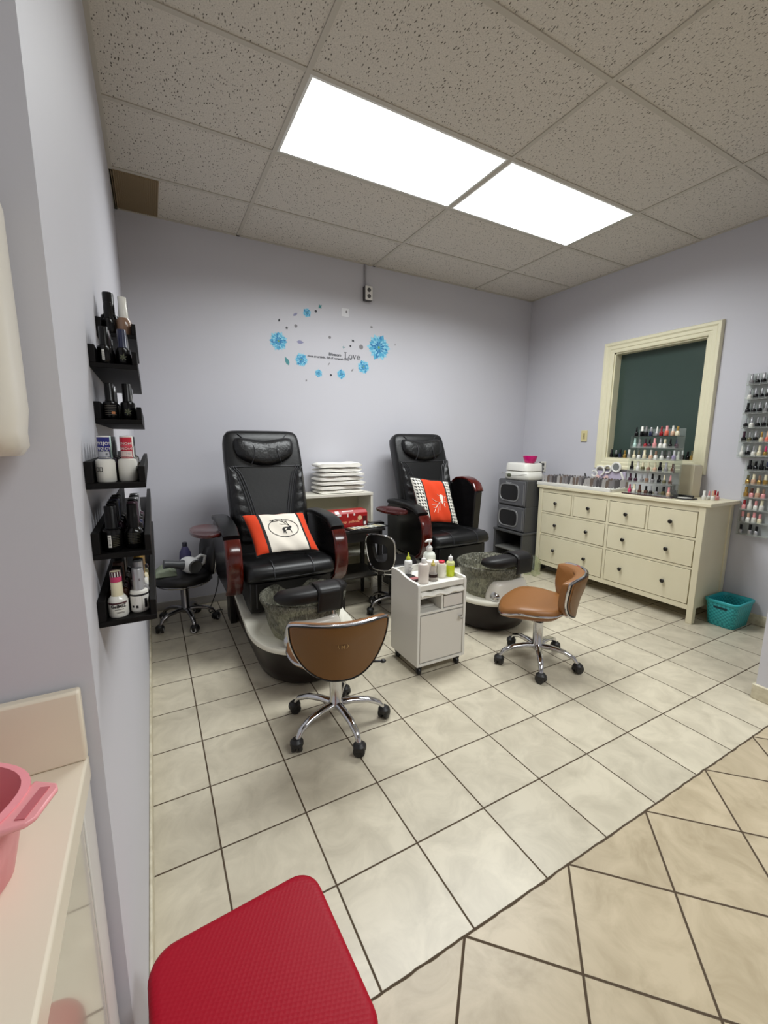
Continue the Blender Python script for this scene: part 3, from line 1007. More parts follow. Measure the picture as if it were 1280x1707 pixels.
# ------------------------------------------------------------------ white trolley and what stands on it
LAM = M('white_laminate', (222, 219, 212), 0.35)
TOWEL = M('white_towel', (248, 245, 236), 0.95, sheen=0.2, bump=(120, 0.4, 0.002))
t = thing('trolley', 'white wooden trolley on castors holding bottles, between the two tan chairs', 'trolley', (1.395, 1.965, 0))
TW, TD = .355, .315
side = [(0, .065), (TD, .065), (TD, .605)] + [(TD - .05, .607), (TD - .10, .604), (TD - .16, .590), (TD - .22, .582), (.02, .582), (.006, .576), (0, .56)]
for n, x in (('side_panel', 0), ('side_panel', TW - .018)):
    g = G(); g.prism(side, 'x', x, x + .018); g.obj(n, LAM, t, bevel=.002)
g = G(); g.box(.018, TW - .018, TD - .012, TD, .065, .60); g.obj('back_panel', LAM, t, smooth=False)
g = G(); g.box(.018, TW - .018, .012, TD - .012, .545, .558); g.box(.018, TW - .018, .006, .018, .535, .568); g.obj('top_shelf', LAM, t, bevel=.002)
g = G(); g.box(.018, TW - .018, .006, TD - .012, .488, .504); g.obj('shelf', LAM, t, bevel=.002)
g = G(); g.box(.018, TW - .018, .006, TD - .012, .386, .402); g.obj('shelf', LAM, t, bevel=.002)
g = G(); g.box(.172, .186, .006, TD - .012, .402, .488); g.obj('divider', LAM, t, bevel=.001)
g = G(); g.box(.018, TW - .018, .0, TD - .012, .065, .082); g.obj('bottom_panel', LAM, t, bevel=.001)
g = G(); g.box(.192, TW - .024, .008, .020, .408, .478); g.box(.192, .20, .02, .28, .408, .468); g.box(TW - .032, TW - .024, .02, .28, .408, .468)
g.box(.192, TW - .024, .02, .28, .408, .414)
g.obj('drawer', M('white_laminate_drawer', (212, 206, 200), 0.4), t, bevel=.001)
g = G(); g.box(.022, TW - .022, .002, .018, .088, .380)
door = g.obj('door', M('white_laminate_door', (216, 211, 203), 0.38), t, bevel=.0015)
g = G(); g.lathe([(0, 0), (.006, 0), (.006, .012), (.013, .016), (.014, .022), (.010, .027), (0, .028)], 0, 0, 18, mat=Matrix.Translation((TW - .046, .002, .335)) @ Matrix.Rotation(pi / 2, 4, 'X'))
g.obj('knob', CHROME, door)
for x, y in ((.035, .035), (TW - .035, .035), (.035, TD - .035), (TW - .035, TD - .035)):
    g = G()
    m = Matrix.Translation((x, y, .022)) @ Matrix.Rotation(pi / 2, 4, 'Y')
    g.lathe([(0, -.011), (.018, -.011), (.022, -.006), (.022, .006), (.018, .011), (0, .011)], 0, 0, 18, mat=m)
    g.box(x - .016, x + .016, y - .012, y + .016, .040, .0645); g.box(x - .016, x - .0125, y - .008, y + .008, .015, .045); g.box(x + .0125, x + .016, y - .008, y + .008, .015, .045)
    g.obj('castor', BLACKPL, t)
# folded cloth in the slot under the top shelf
g = G()
def cl(u, v):
    x = 1.417 + .316 * u; y = 1.962 + .26 * v
    return (x, y, .506 + .010 + .006 * sin(u * 19) * (1 - v) - (.016 * sm(.08, 0, v)) + .004 * sin(u * 7 + v * 9))
g.grid(cl, 40, 12)
tag(g.obj('cloth', TOWEL, None, solid=.006), 'white crumpled cloth in the slot below the trolley top', 'cloth')
tz = .558
def lathe_part(name, prof, mat, parent, seg=24, sx=1, sy=1):
    g = G(); g.lathe(prof, 0, 0, seg, sx=sx, sy=sy); return g.obj(name, mat, parent, sharp=45)
SOFT = clear_mat('frosted_bottle', (226, 222, 214), 0.12, 0.3)
SOFTP = M('pale_liquid_bottle', (222, 212, 204), 0.35)
LIQY = M('yellow_green_liquid', (196, 208, 30), 0.2)
CAPW = M('white_cap', (230, 229, 226), 0.35)
CAPY = M('yellow_green_cap', (190, 198, 60), 0.35)
LABW = M('white_label', (232, 232, 228), 0.5)
INK = M('dark_print', (60, 60, 66), 0.6)
def nozzle(t, z, mat=CAPW, tip=CAPW, r=.013, h=.02):
    lathe_part('cap', [(0, z), (r, z), (r, z + h), (r * .85, z + h + .004), (.005, z + h + .006), (.0028, z + h + .016), (0, z + h + .018)], mat, t)
# tall milky bottle at the front
t = thing('squeeze_bottle', 'tall milky squeeze bottle at the front left edge of the trolley top', 'bottle', (1.483, 2.045, tz), 0, 'bottles on the white trolley')
lathe_part('bottle_body', [(0, 0), (.029, 0), (.032, .004), (.032, .105), (.028, .118), (.013, .124), (.013, .128), (0, .128)], SOFTP, t)
nozzle(t, .126, r=.014, h=.022)
# small printed bottle with a pointed yellow tip at the back
t = thing('squeeze_bottle', 'white printed bottle with a pointed yellow-green tip at the back left of the trolley', 'bottle', (1.475, 2.205, tz), 0, 'bottles on the white trolley')
b = lathe_part('bottle_body', [(0, 0), (.023, 0), (.025, .004), (.025, .092), (.022, .10), (.012, .106), (0, .106)], LABW, t)
g = G()
for k in range(6): g.box(-.014, .006 + .008 * (k % 3), -.0262, -.0250, .03 + k * .010, .0318 + k * .010)
g.obj('print', INK, b, smooth=False)
lathe_part('cap', [(0, .106), (.014, .106), (.014, .118), (.009, .124), (.0055, .135), (.0025, .152), (0, .153)], CAPY, t)
# acetone style dispenser: dark liquid in a clear jar with a pointed tip
t = thing('dropper_bottle', 'clear stepped bottle with dark liquid and yellow tip, behind the tall milky bottle', 'bottle', (1.562, 2.06, tz), 0, 'bottles on the white trolley')
CLB = clear_mat('clear_bottle', (205, 198, 190), 0.55, 0.06)
lathe_part('bottle_body', [(0, 0), (.030, 0), (.032, .004), (.032, .022), (.028, .045), (.019, .056), (.016, .085), (.012, .092), (0, .092)], CLB, t)
lathe_part('liquid', [(0, .024), (.0325, .024), (.0305, .042), (0, .042)], M('dark_brown_liquid', (40, 22, 20), 0.15), t)
lathe_part('cap', [(0, .092), (.013, .092), (.013, .104), (.006, .110), (.004, .122), (.002, .13), (0, .131)], M('ochre_cap', (196, 178, 92), 0.4), t)
# pump bottle
t = thing('pump_bottle', 'large white pump bottle at the back of the trolley top', 'bottle', (1.63, 2.20, tz), 0, 'bottles on the white trolley')
b = lathe_part('bottle_body', [(0, 0), (.036, 0), (.04, .005), (.04, .115), (.034, .132), (.018, .142), (.016, .15), (0, .15)], M('translucent_white', (224, 228, 218), 0.35), t)
g = G()
for k in range(7): g.box(-.02 + .004 * (k % 2), .012 + .006 * (k % 3), -.0415, -.0398, .035 + k * .010, .0375 + k * .010)
g.obj('print', M('grey_green_print', (160, 170, 150), 0.6), b, smooth=False)
g = G(); g.lathe([(0, .15), (.02, .15), (.02, .168), (.014, .174), (.009, .18), (.005, .184), (.005, .208), (0, .208)], 0, 0, 20)
g.tube([(.014, 0, .212), (-.012, 0, .214), (-.036, -.004, .208)], [.009, .008, .005], 10); g.lathe([(0, .204), (.014, .204), (.014, .218), (0, .219)], 0, 0, 16)
g.obj('pump_head', CAPW, t)
# white bottle with a red top, roll of paper beside it
t = thing('red_top_bottle', 'white bottle with a red ringed top, left of the yellow bottle', 'bottle', (1.645, 2.085, tz), 0, 'bottles on the white trolley')
lathe_part('bottle_body', [(0, 0), (.024, 0), (.027, .004), (.027, .082), (.024, .09), (.016, .093), (0, .093)], M('milky_bottle', (230, 226, 208), 0.35), t)
lathe_part('cap', [(0, .0925), (.017, .0925), (.019, .097), (.019, .104), (.014, .107), (0, .1045)], M('red_cap', (196, 30, 54), 0.35), t)
t = thing('paper_roll', 'white paper roll leaning among the trolley bottles', 'paper roll', (1.607, 2.135, tz), .4, 'bottles on the white trolley')
lathe_part('paper', [(.010, 0), (.034, 0), (.036, .003), (.036, .094), (.034, .098), (.010, .098)], M('paper_white', (232, 224, 214), 0.9), t, 24)
# yellow-green bottle
t = thing('squeeze_bottle', 'bottle of bright yellow-green liquid at the right edge of the trolley top', 'bottle', (1.71, 2.08, tz), 0, 'bottles on the white trolley')
lathe_part('bottle_body', [(0, 0), (.024, 0), (.0265, .004), (.0265, .072), (.0262, .073), (0, .073)], LIQY, t)
lathe_part('bottle_shoulder', [(.0265, .0732), (.0265, .088), (.022, .095), (.012, .099), (0, .099)], M('pale_yellow_plastic', (212, 216, 150), 0.3), t)
nozzle(t, .099, r=.014, h=.022)
# dark palette lying at the back left
t = thing('palette_case', 'flat dark red and black case lying at the back left of the trolley top', 'case', (1.452, 2.135, tz), .12)
g = G(); g.box(-.032, .032, -.06, .06, 0, .016); g.obj('case_body', M('dark_red_case', (58, 16, 18), 0.3), t, bevel=.004)
g = G(); g.box(-.028, .028, -.01, .055, .016, .019); g.obj('lid', M('black_lid', (20, 18, 20), 0.25), t, bevel=.002)
g = G(); g.box(-.026, .026, -.054, -.016, .016, .0175); g.obj('window', M('rose_pans', (160, 96, 96), 0.5), t, smooth=False)
# scissors-like grey tool in the open cubby
g = G(); g.box(1.44, 1.56, 2.03, 2.23, .4025, .414)
tag(g.obj('file_box', M('grey_box', (186, 182, 174), 0.6), None, bevel=.003), 'pale flat box in the open left cubby of the trolley', 'box')

# ------------------------------------------------------------------ black side table
BLKW = M('black_wood', (20, 17, 16), 0.45)
t = thing('side_table', 'small black wooden side table between the two spa chairs', 'table', (1.40, 3.105, 0))
sw = .375
g = G(); g.box(-.02, sw + .02, -.02, sw + .02, .655, .68); g.obj('table_top', BLKW, t, bevel=.004)
g = G(); g.box(.02, sw - .02, 0.0, .014, .575, .655); g.box(.02, sw - .02, sw - .014, sw, .575, .655); g.box(0, .014, .02, sw - .02, .575, .655); g.box(sw - .014, sw, .02, sw - .02, .575, .655)
g.obj('apron', BLKW, t, smooth=False)
g = G(); g.box(.0, sw, .0, sw, .262, .278); g.obj('lower_shelf', M('dark_wood_shelf', (36, 32, 26), 0.5), t, bevel=.002)
for x, y in ((0, 0), (sw - .032, 0), (0, sw - .032), (sw - .032, sw - .032)):
    g = G()
    c = lambda w, z: [(x + .016 - w, y + .016 - w, z), (x + .016 + w, y + .016 - w, z), (x + .016 + w, y + .016 + w, z), (x + .016 - w, y + .016 + w, z)]
    g.loft([c(.011, 0), c(.016, .35), c(.016, .655)]); g.obj('leg', BLKW, t, smooth=False)
# red box of food wrap
RED = M('red_carton', (156, 22, 24), 0.3)
t = thing('wrap_box', 'red box of plastic wrap lying on the black side table', 'box', (1.53, 3.285, .68), radians(3))
g = G(); g.prism([(-.06, 0), (.06, 0), (.06, .142), (-.035, .142), (-.06, .117)], 'x', -.19, .165); g.obj('carton', [RED], t, bevel=.003)
g = G(); g.box(-.1905, -.1900, -.05, .05, .01, .128); g.box(.120, .158, -.0612, -.0602, .012, .088); g.obj('dark_panel', M('dark_red_print', (70, 12, 14), 0.35), t, smooth=False)
g = G()
sl = frame_mat((0, -.048, .1298), (1, 0, 0), (0, .025, .025))
g.add([(-.135, -.015, .0005), (-.10, -.015, .0005), (-.10, .016, .0005), (-.135, .016, .0005)], [(0, 1, 2, 3)], mat=sl)
g.add([(-.07, .004, .0005), (.035, .004, .0005), (.035, .014, .0005), (-.07, .014, .0005)], [(0, 1, 2, 3)], mat=sl)
g.box(-.12, -.085, -.0612, -.0603, .10, .117); g.box(-.03, -.018, -.0612, -.0603, .088, .117); g.box(.03, .045, -.0612, -.0603, .098, .117)
g.obj('white_flash', M('carton_white', (226, 214, 210), 0.3), t, smooth=False)
g = G()
vs, fs = text_geo('wrap  pellicule', .031, .0004, spacing=1.0, bold=.0006); g.add(vs, fs, mat=frame_mat((-.005, -.0608, .048), (1, 0, 0), (0, 0, 1)))
g.obj('lettering', M('carton_gold', (226, 150, 110), 0.4), t, smooth=False)
g = G(); g.lathe([(0, 0), (.02, 0), (.02, .001), (0, .001)], 0, 0, 24, mat=Matrix.Translation((.09, -.0602, .075)) @ Matrix.Rotation(pi / 2, 4, 'X'))
g.obj('round_seal', M('carton_seal', (206, 178, 140), 0.4), t)
g = G(); g.box(.128, .15, -.0618, -.0611, .012, .04); g.obj('bar_code', LABW, t, smooth=False)
# colour chart: black board with white strips, overhanging the table
t = thing('colour_chart', 'black board with white sample strips lying on the black side table', 'chart', (1.65, 3.15, .68), radians(6))
g = G(); g.box(-.19, .19, -.055, .06, 0, .008); g.obj('board', BLACKPL, t, bevel=.002)
for k in range(8):
    x = -.15 + k * .041
    g = G(); g.add([(x, -.045, 0), (x + .026, -.045, 0), (x + .012, .045, 0), (x - .014, .045, 0), (x, -.045, .0095), (x + .026, -.045, .0095), (x + .012, .045, .0095), (x - .014, .045, .0095)],
                   [(4, 5, 6, 7), (0, 1, 5, 4), (1, 2, 6, 5), (2, 3, 7, 6), (3, 0, 4, 7)])
    g.obj('strip', M('sample_strip', (216, 218, 206), 0.5) if k % 3 else M('sample_strip_buff', (206, 196, 160), 0.5), t, smooth=False)
g = G(); g.box(1.69, 1.86, 3.22, 3.29, .68, .70)
tag(g.obj('tablet', M('black_slab', (14, 13, 14), 0.3), None, bevel=.008), 'black slab lying behind the sample chart on the side table', 'tablet')

# ------------------------------------------------------------------ white bookcase behind, stack of towels
t = thing('bookcase', 'low white bookcase against the back wall behind the side table', 'bookcase', (1.17, 3.505, 0))
LAMG = M('pale_laminate', (216, 212, 198), 0.45)
bw_, bd = .72, .30
for x in (0, bw_ - .022):
    g = G(); g.box(x, x + .022, 0, bd, 0, .905); g.obj('side_panel', LAMG, t, bevel=.002)
g = G(); g.box(0, bw_, -.004, bd, .905, .93); g.obj('top_panel', LAMG, t, bevel=.002)
for z in (.055, .34, .62):
    g = G(); g.box(.022, bw_ - .022, .006, bd - .012, z, z + .02); g.obj('shelf', LAMG, t, bevel=.001)
g = G(); g.box(.022, bw_ - .022, bd - .012, bd, .0, .905); g.obj('back_panel', M('bookcase_back', (188, 184, 160), 0.6), t, smooth=False)
g = G(); g.box(.022, bw_ - .022, .02, .034, 0, .055); g.obj('plinth', LAMG, t, smooth=False)
tl = ['lowest white towel of the folded stack on the bookcase', 'second white towel from the bottom of the folded stack', 'third white towel from the bottom of the folded stack',
      'fourth white towel from the bottom, middle of the folded stack', 'third white towel from the top of the folded stack', 'second white towel from the top of the folded stack', 'topmost white towel of the folded stack on the bookcase']
z = .93
for k in range(7):
    h = (.030, .040, .038, .040, .036, .036, .050)[k]
    w = (.218, .226, .232, .222, .218, .212, .212)[k]; ox = (.0, .0, .006, -.002, .004, -.006, -.010)[k]
    g = G(); rings = []
    nf = 14
    for i in range(nf + 1):
        x = -w + 2 * w * i / nf
        hh = h * (.93 + .06 * sin(i * 1.3 + k * 2)); dz = -.002 + .002 * sin(i * .9 + k * 1.7)
        ring = []
        for j in range(24):
            a = 2 * pi * j / 24
            yy = .125 * math.copysign(abs(cos(a)) ** .8, cos(a)) + .005 * sin(i * .7 + k * 2.1)
            zz = hh * .52 * math.copysign(abs(sin(a)) ** .62, sin(a))
            if cos(a) < 0 and abs(sin(a)) < .35: yy += .012              # fold on the front edge
            e = 1 if 1 < i < nf - 1 else (.97 if 0 < i < nf else .80)
            ring.append((x, yy * e, h / 2 + zz * (e if 0 < i < nf else .45) + (dz if sin(a) > 0 else 0)))
        rings.append(ring)
    g.loft(rings)
    o = g.obj('towel', TOWEL, None, sharp=70)
    o.location = (1.60 + ox, 3.645 + (.0, .006, -.004, .005, -.006, .003, -.003)[k], z); o.rotation_euler = (0, 0, radians((0, 2, -2.5, 1.5, -1, 2.5, -2)[k])); z += h + .0015
    tag(o, tl[k], 'towel', 'folded white towels')

# ------------------------------------------------------------------ hand massager, bottle, plastic bag, cord by the left wall
t = thing('hand_massager', 'white and grey hand massager lying on the left black stool', 'massager', (.295, 3.385, .480), radians(205)); t.scale = (1.2, 1.2, 1.2)
WG = M('appliance_white', (228, 228, 224), 0.35); GR = M('appliance_grey', (70, 70, 68), 0.4)
g = G()
for i in range(1): pass
rings = []
for k in range(13):
    q = k / 12; y = -.06 + .12 * q
    r = .052 * (1 - .25 * abs(2 * q - 1) ** 2.5)
    rings.append([(r * cos(a), y, r * .98 * sin(a)) for a in [2 * pi * j / 24 for j in range(24)]])
g.loft(rings); g.obj('body', WG, t, sharp=60)
g = G(); g.lathe([(0, 0), (.040, 0), (.043, .006), (.036, .012), (.03, .008), (0, .006)], 0, 0, 26, mat=Matrix.Translation((.0, .058, .0)) @ Matrix.Rotation(-pi / 2, 4, 'X')); g.obj('front_ring', GR, t)
g = G(); g.tube([(.045, 0, .01), (.075, .0, .018), (.11, -.01, .028), (.15, -.02, .034)], [.032, .024, .022, .026], 14); g.obj('handle', M('appliance_dark', (72, 74, 76), 0.4), t)
g = G(); g.tube([(-.03, .02, .035), (-.065, .02, .052), (-.092, .02, .04), (-.082, .02, .0), (-.05, .01, -.02)], .010, 10); g.obj('grip', WG, t)
t = thing('spray_bottle', 'purple tinted plastic bottle with dark cap standing on the stool by the back wall', 'bottle', (.278, 3.565, .417))
lathe_part('bottle_body', [(0, 0), (.040, 0), (.044, .006), (.044, .08), (.040, .12), (.022, .16), (.014, .17), (0, .17)], clear_mat('lilac_plastic', (92, 88, 128), 0.35, 0.12), t)
lathe_part('cap', [(0, .168), (.018, .168), (.018, .196), (.015, .20), (0, .20)], M('navy_cap', (34, 32, 44), 0.4), t)
g = G()
def bag(u, v):
    x = .055 + .15 * u; y = 3.36 + .20 * v
    return (x, y, .4175 + .055 * sin(pi * u) ** .6 * sin(pi * v) ** .6 * (1 + .25 * sin(9 * u + 7 * v)) + .001)
g.grid(bag, 18, 18); g.grid(lambda u, v: (bag(u, v)[0], bag(u, v)[1], .4172), 18, 18)
tag(g.obj('plastic_bag', clear_mat('crumpled_bag', (176, 186, 160), 0.35, 0.2), None), 'crumpled greenish plastic bag on the left black stool beside the massager', 'bag')
g = G(); g.tube([(.49, 3.40, .36), (.49, 3.43, .30), (.47, 3.47, .20), (.445, 3.53, .10), (.42, 3.56, .03), (.43, 3.58, .008), (.50, 3.60, .008), (.53, 3.59, .008)], .004, 8)
tag(g.obj('black_cable', BLACKPL, None), 'black cable hanging to the floor beside the left spa chair', 'cable')

# ------------------------------------------------------------------ corner: two grey cabinets on an open stand, white appliance, pink bowl
CABG = M('grey_cabinet', (68, 68, 68), 0.5)
CABD = M('dark_cabinet_glass', (9, 7, 6), 0.3)
RIM = M('cabinet_rim', (140, 140, 140), 0.35, 0.4)
CX, CY, CW, CD = 3.545, 3.205, .405, .36          # front plane x, near side y, width along y, depth along x
t = thing('open_stand', 'low grey open stand on the floor under the two grey cabinets', 'stand', (CX, CY, 0))
g = G(); g.box(-.03, CD, -.02, CW + .02, .405, .428); g.obj('top_panel', CABG, t, bevel=.004)
for y in (-.015, CW - .01):
    g = G(); g.box(-.02, CD, y, y + .025, 0, .405); g.obj('side_panel', CABG, t, bevel=.003)
g = G(); g.box(-.015, CD - .01, .01, CW - .01, .205, .222); g.obj('shelf', M('grey_shelf', (120, 120, 116), 0.5), t, bevel=.002)
g = G(); g.box(CD - .01, CD, .01, CW - .01, .0, .405); g.obj('back_panel', M('dark_grey_back', (40, 38, 34), 0.6), t, smooth=False)
def cabinet(label, z0, h, name_on):
    t = thing('towel_warmer', label, 'cabinet', (CX, CY, z0), 0, 'grey towel warmer cabinets')
    g = G(); g.box(.016, CD, 0, CW, 0, h); g.obj('case', CABG, t, bevel=.005)
    g = G(); g.box(0, .015, .006, CW - .006, .012, h - .008)
    d = g.obj('door', M('grey_door', (90, 90, 93), 0.45), t, bevel=.004)
    def ov(k, x):
        r = []
        for j in range(40):
            a = 2 * pi * j / 40
            yy = .128 * k * math.copysign(abs(cos(a)) ** .38, cos(a)); zz = .085 * k * math.copysign(abs(sin(a)) ** .75, sin(a))
            r.append((x, CW / 2 + .030 + yy * (1 - .0), h / 2 + .002 + zz))
        return r
    g = G(); g.loft([ov(1.16, -.001), ov(1.14, -.007), ov(1.03, -.007), ov(1.0, -.001)], cap=False); g.obj('window_rim', RIM, d, sharp=40)
    g = G(); g.loft([ov(1.02, -.0005), ov(1.02, -.003)]); g.obj('window', CABD, d, sharp=40)
    g = G(); g.box(-.008, -.0005, .018, .026, .03, h - .04); g.obj('handle_edge', RIM, d, smooth=False)
    if name_on:
        g = G(); vs, fs = text_geo('Smart', .034, .0006, shear=.15); g.add(vs, fs, mat=frame_mat((-.001, CW / 2 + .045, h - .035), (0, -1, 0), (0, 0, 1)))
        g.obj('lettering', M('silver_letters', (205, 205, 205), 0.3), d, smooth=False)
    else:
        g = G(); g.box(-.002, -.0002, CW / 2 + .03, CW / 2 + .07, h - .034, h - .024); g.obj('badge', M('badge_grey', (130, 130, 130), 0.4), d, smooth=False)
cabinet('lower grey cabinet with dark oval window, in the back right corner', .428, .278, False)
cabinet('upper grey cabinet with lettering over its dark oval window, under the white appliance', .706, .284, True)
z = .99
t = thing('paraffin_warmer', 'white rounded appliance on top of the grey cabinets', 'appliance', (CX + .155, CY + .185, z))
g = G()
def rr(hx, hy, zz, pw=.5): return [(hx * math.copysign(abs(cos(a)) ** pw, cos(a)), hy * math.copysign(abs(sin(a)) ** pw, sin(a)), zz) for a in [2 * pi * j / 36 for j in range(36)]]
g.loft([rr(.13, .165, 0), rr(.145, .18, .012), rr(.15, .183, .05), rr(.14, .17, .088), rr(.13, .16, .098)])
b = g.obj('base', WHITEPL, t, sharp=50)
g = G(); g.ball((-.147, .07, .048), .008, .036, .020, 16, 10); g.obj('dial', M('olive_dial', (84, 88, 68), 0.4), b)
g = G(); g.tube([(-.148, .18 - .36 * k / 14, .058 + .012 * cos(k * .45)) for k in range(15)], .003, 6); g.obj('groove', M('groove_grey', (150, 150, 144), 0.6), b)
g = G(); g.loft([rr(.125, .155, .098), rr(.145, .172, .103), rr(.14, .166, .17), rr(.132, .158, .182), rr(.11, .135, .186)])
g.obj('lid', WHITEPL, t, sharp=50)
t = thing('bowl', 'small magenta pink bowl on top of the white appliance', 'bowl', (CX + .12, CY + .075, z + .186))
g = G(); g.lathe([(0, 0), (.045, 0), (.06, .02), (.072, .062), (.075, .075), (.071, .075), (.066, .06), (.054, .022), (.04, .006), (0, .006)], 0, 0, 32, cap=False)
g.obj('bowl_body', M('magenta_plastic', (206, 12, 112), 0.35), t, sharp=60)
g = G()
def cb(u, v):
    a = 2 * pi * u; q = v
    r = (.085 + .02 * sin(5 * a) + .015 * sin(3 * a + 6 * q)) * (1 - .75 * q ** 3)
    return (3.600 + r * cos(a) * .85, 3.09 + r * sin(a) * .75, .004 + .20 * q + .01 * sin(4 * a))
g.grid(cb, 36, 12)
tag(g.obj('plastic_bag', clear_mat('clear_green_bag', (212, 216, 202), 0.88, 0.15, bump=(30, .8, .02), streak=(.8, 1.15)), None), 'clear plastic bag on the floor between the grey stand and the dresser', 'bag')
# ------------------------------------------------------------------ dresser
DRW = M('dresser_cream', (226, 218, 190), 0.42, noise=(3, (219, 210, 180), 0.25))
KNOB = M('knob_black', (30, 26, 22), 0.35)
t = thing('dresser', 'long cream dresser with eight drawers and black knobs by the right wall', 'dresser', (3.70, 1.60, 0))
DW, DD, DT = 1.56, .435, .925          # along y, depth along x
g = G(); g.box(-.012, DD + .008, -.035, DW + .02, DT, DT + .028); g.obj('top', DRW, t, bevel=.004)
for y in (0, DW - .045):
    g = G(); g.box(0, .045, y, y + .045, 0, DT); g.obj('leg', DRW, t, bevel=.003)
    g = G(); g.box(DD - .045, DD, y, y + .045, 0, DT); g.obj('leg', DRW, t, bevel=.003)
for y in (.012, DW - .030):
    g = G(); g.box(.045, DD - .045, y, y + .018, .115, DT); g.obj('side_panel', DRW, t, smooth=False)
g = G(); g.box(DD - .02, DD - .01, .045, DW - .045, .115, DT); g.obj('back_panel', DRW, t, smooth=False)
g = G()
g.box(.006, .03, .045, DW - .045, DT - .043, DT); g.box(.006, .03, .045, DW - .045, .105, .145)
for z in (.660, .428): g.box(.006, .03, .045, DW - .045, z, z + .018)
g.box(.0065, .0295, .762, .786, .1455, DT - .0435)
for y in (.414, 1.140): g.box(.0065, .0295, y, y + .018, .6785, DT - .0435)
g.box(.03, DD - .02, .03, DW - .03, .12, .13)
link('face_frame', g.mesh('face_frame', DRW, smooth=False, weld=False), t)
def drawer(y0, y1, z0, z1, ks):
    g = G(); g.box(.003, .022, y0 + .003, y1 - .003, z0 + .003, z1 - .003)
    d = g.obj('drawer', DRW, t, bevel=.0015)
    for ky in ks:
        g = G()
        g.lathe([(0, 0), (.008, 0), (.007, .010), (.015, .016), (.017, .023), (.012, .029), (0, .031)], 0, 0, 18, mat=Matrix.Translation((.003, ky, (z0 + z1) / 2)) @ Matrix.Rotation(-pi / 2, 4, 'Y'))
        g.obj('knob', KNOB, d)
C = [(.070 - .02, .412), (.434, .760), (.788, 1.138), (1.160, 1.513)]
for y0, y1 in C: drawer(y0, y1, .680, .880, [(y0 + y1) / 2])
for z0, z1 in ((.448, .658), (.147, .426)):
    drawer(C[0][0], C[1][1], z0, z1, [.241, .603]); drawer(C[2][0], C[3][1], z0, z1, [.966, 1.325])
ZT = DT + .028                          # height of the dresser top

# ------------------------------------------------------------------ small polish bottles
_bm = {}
def bottle_meshes(style, mat_b, mat_c):
    key = (style, mat_b.name, mat_c.name)
    if key in _bm: return _bm[key]
    a, b = G(), G()
    if style == 'round':        # classic small polish bottle, long thin cap
        a.lathe([(0, 0), (.0125, 0), (.0145, .003), (.0145, .026), (.011, .033), (.006, .036), (0, .036)], 0, 0, 14)
        b.lathe([(0, .036), (.0072, .036), (.0068, .050), (.0048, .074), (.0035, .076), (0, .0765)], 0, 0, 12)
    elif style == 'square':     # square bottle with a wide cap
        q = lambda h, z: [(h * math.copysign(abs(cos(x)) ** .35, cos(x)), h * math.copysign(abs(sin(x)) ** .35, sin(x)), z) for x in [2 * pi * k / 20 for k in range(20)]]
        a.loft([q(.0115, 0), q(.0125, .003), q(.0125, .032), q(.009, .036), q(.006, .037)])
        b.lathe([(0, .037), (.0085, .037), (.0085, .070), (.0075, .072), (0, .072)], 0, 0, 14)
    elif style == 'gel':        # straight sided gel bottle, thick cap
        a.lathe([(0, 0), (.0135, 0), (.0152, .002), (.0152, .034), (.0140, .0385), (.0095, .0405), (0, .0405)], 0, 0, 22)
        b.lathe([(0, .0405), (.0098, .0405), (.0098, .042), (.0092, .043), (.0092, .079), (.0085, .080), (0, .080)], 0, 0, 20)
    elif style == 'shoulder':   # conical shoulder and slim cap
        a.lathe([(0, 0), (.014, 0), (.0155, .003), (.0155, .028), (.0135, .033), (.0105, .037), (0, .037)], 0, 0, 22)
        b.lathe([(0, .037), (.0092, .037), (.0088, .060), (.0082, .061), (.0082, .080), (0, .081)], 0, 0, 20)
    _bm[key] = (a.mesh('bottle_body', mat_b, sharp=45), b.mesh('cap', mat_c, sharp=45))
    return _bm[key]
_pc = {}
POL = {'black': (9, 8, 9), 'white': (226, 224, 216), 'pink': (222, 150, 150), 'red': (150, 18, 30), 'nude': (206, 168, 140), 'brown': (84, 52, 38),
       'grey': (128, 126, 126), 'plum': (58, 26, 44), 'gold': (170, 136, 70), 'navy': (30, 36, 66), 'rose': (212, 60, 110), 'mint': (176, 204, 196),
       'silver': (176, 176, 178), 'cream': (222, 212, 180), 'olive': (96, 92, 62), 'coral': (226, 110, 90), 'tan': (142, 112, 92), 'lilac': (150, 140, 170)}
def pm(c):
    return M('polish_' + c, POL[c], 0.18, coat=0.1, spec=0.3 if c == 'black' else 0.5, metal=0.5 if c in ('gold', 'silver') else 0)
def capm(c):
    return M('cap_' + c, POL[c], 0.3, spec=0.28 if c == 'black' else 0.5, metal=0.6 if c in ('gold', 'silver') else 0)
def bottle(style, b, c, loc, label, group, k=1.0, rz=0.0):
    t = thing('polish_bottle', label, 'nail polish', loc, rz, group)
    t.scale = (k, k, k)
    mb, mc = bottle_meshes(style, pm(b), capm(c))
    link('bottle_body', mb, t); link('cap', mc, t)
    return t
CN = lambda b, c: b + ' polish bottle, ' + c + ' cap'

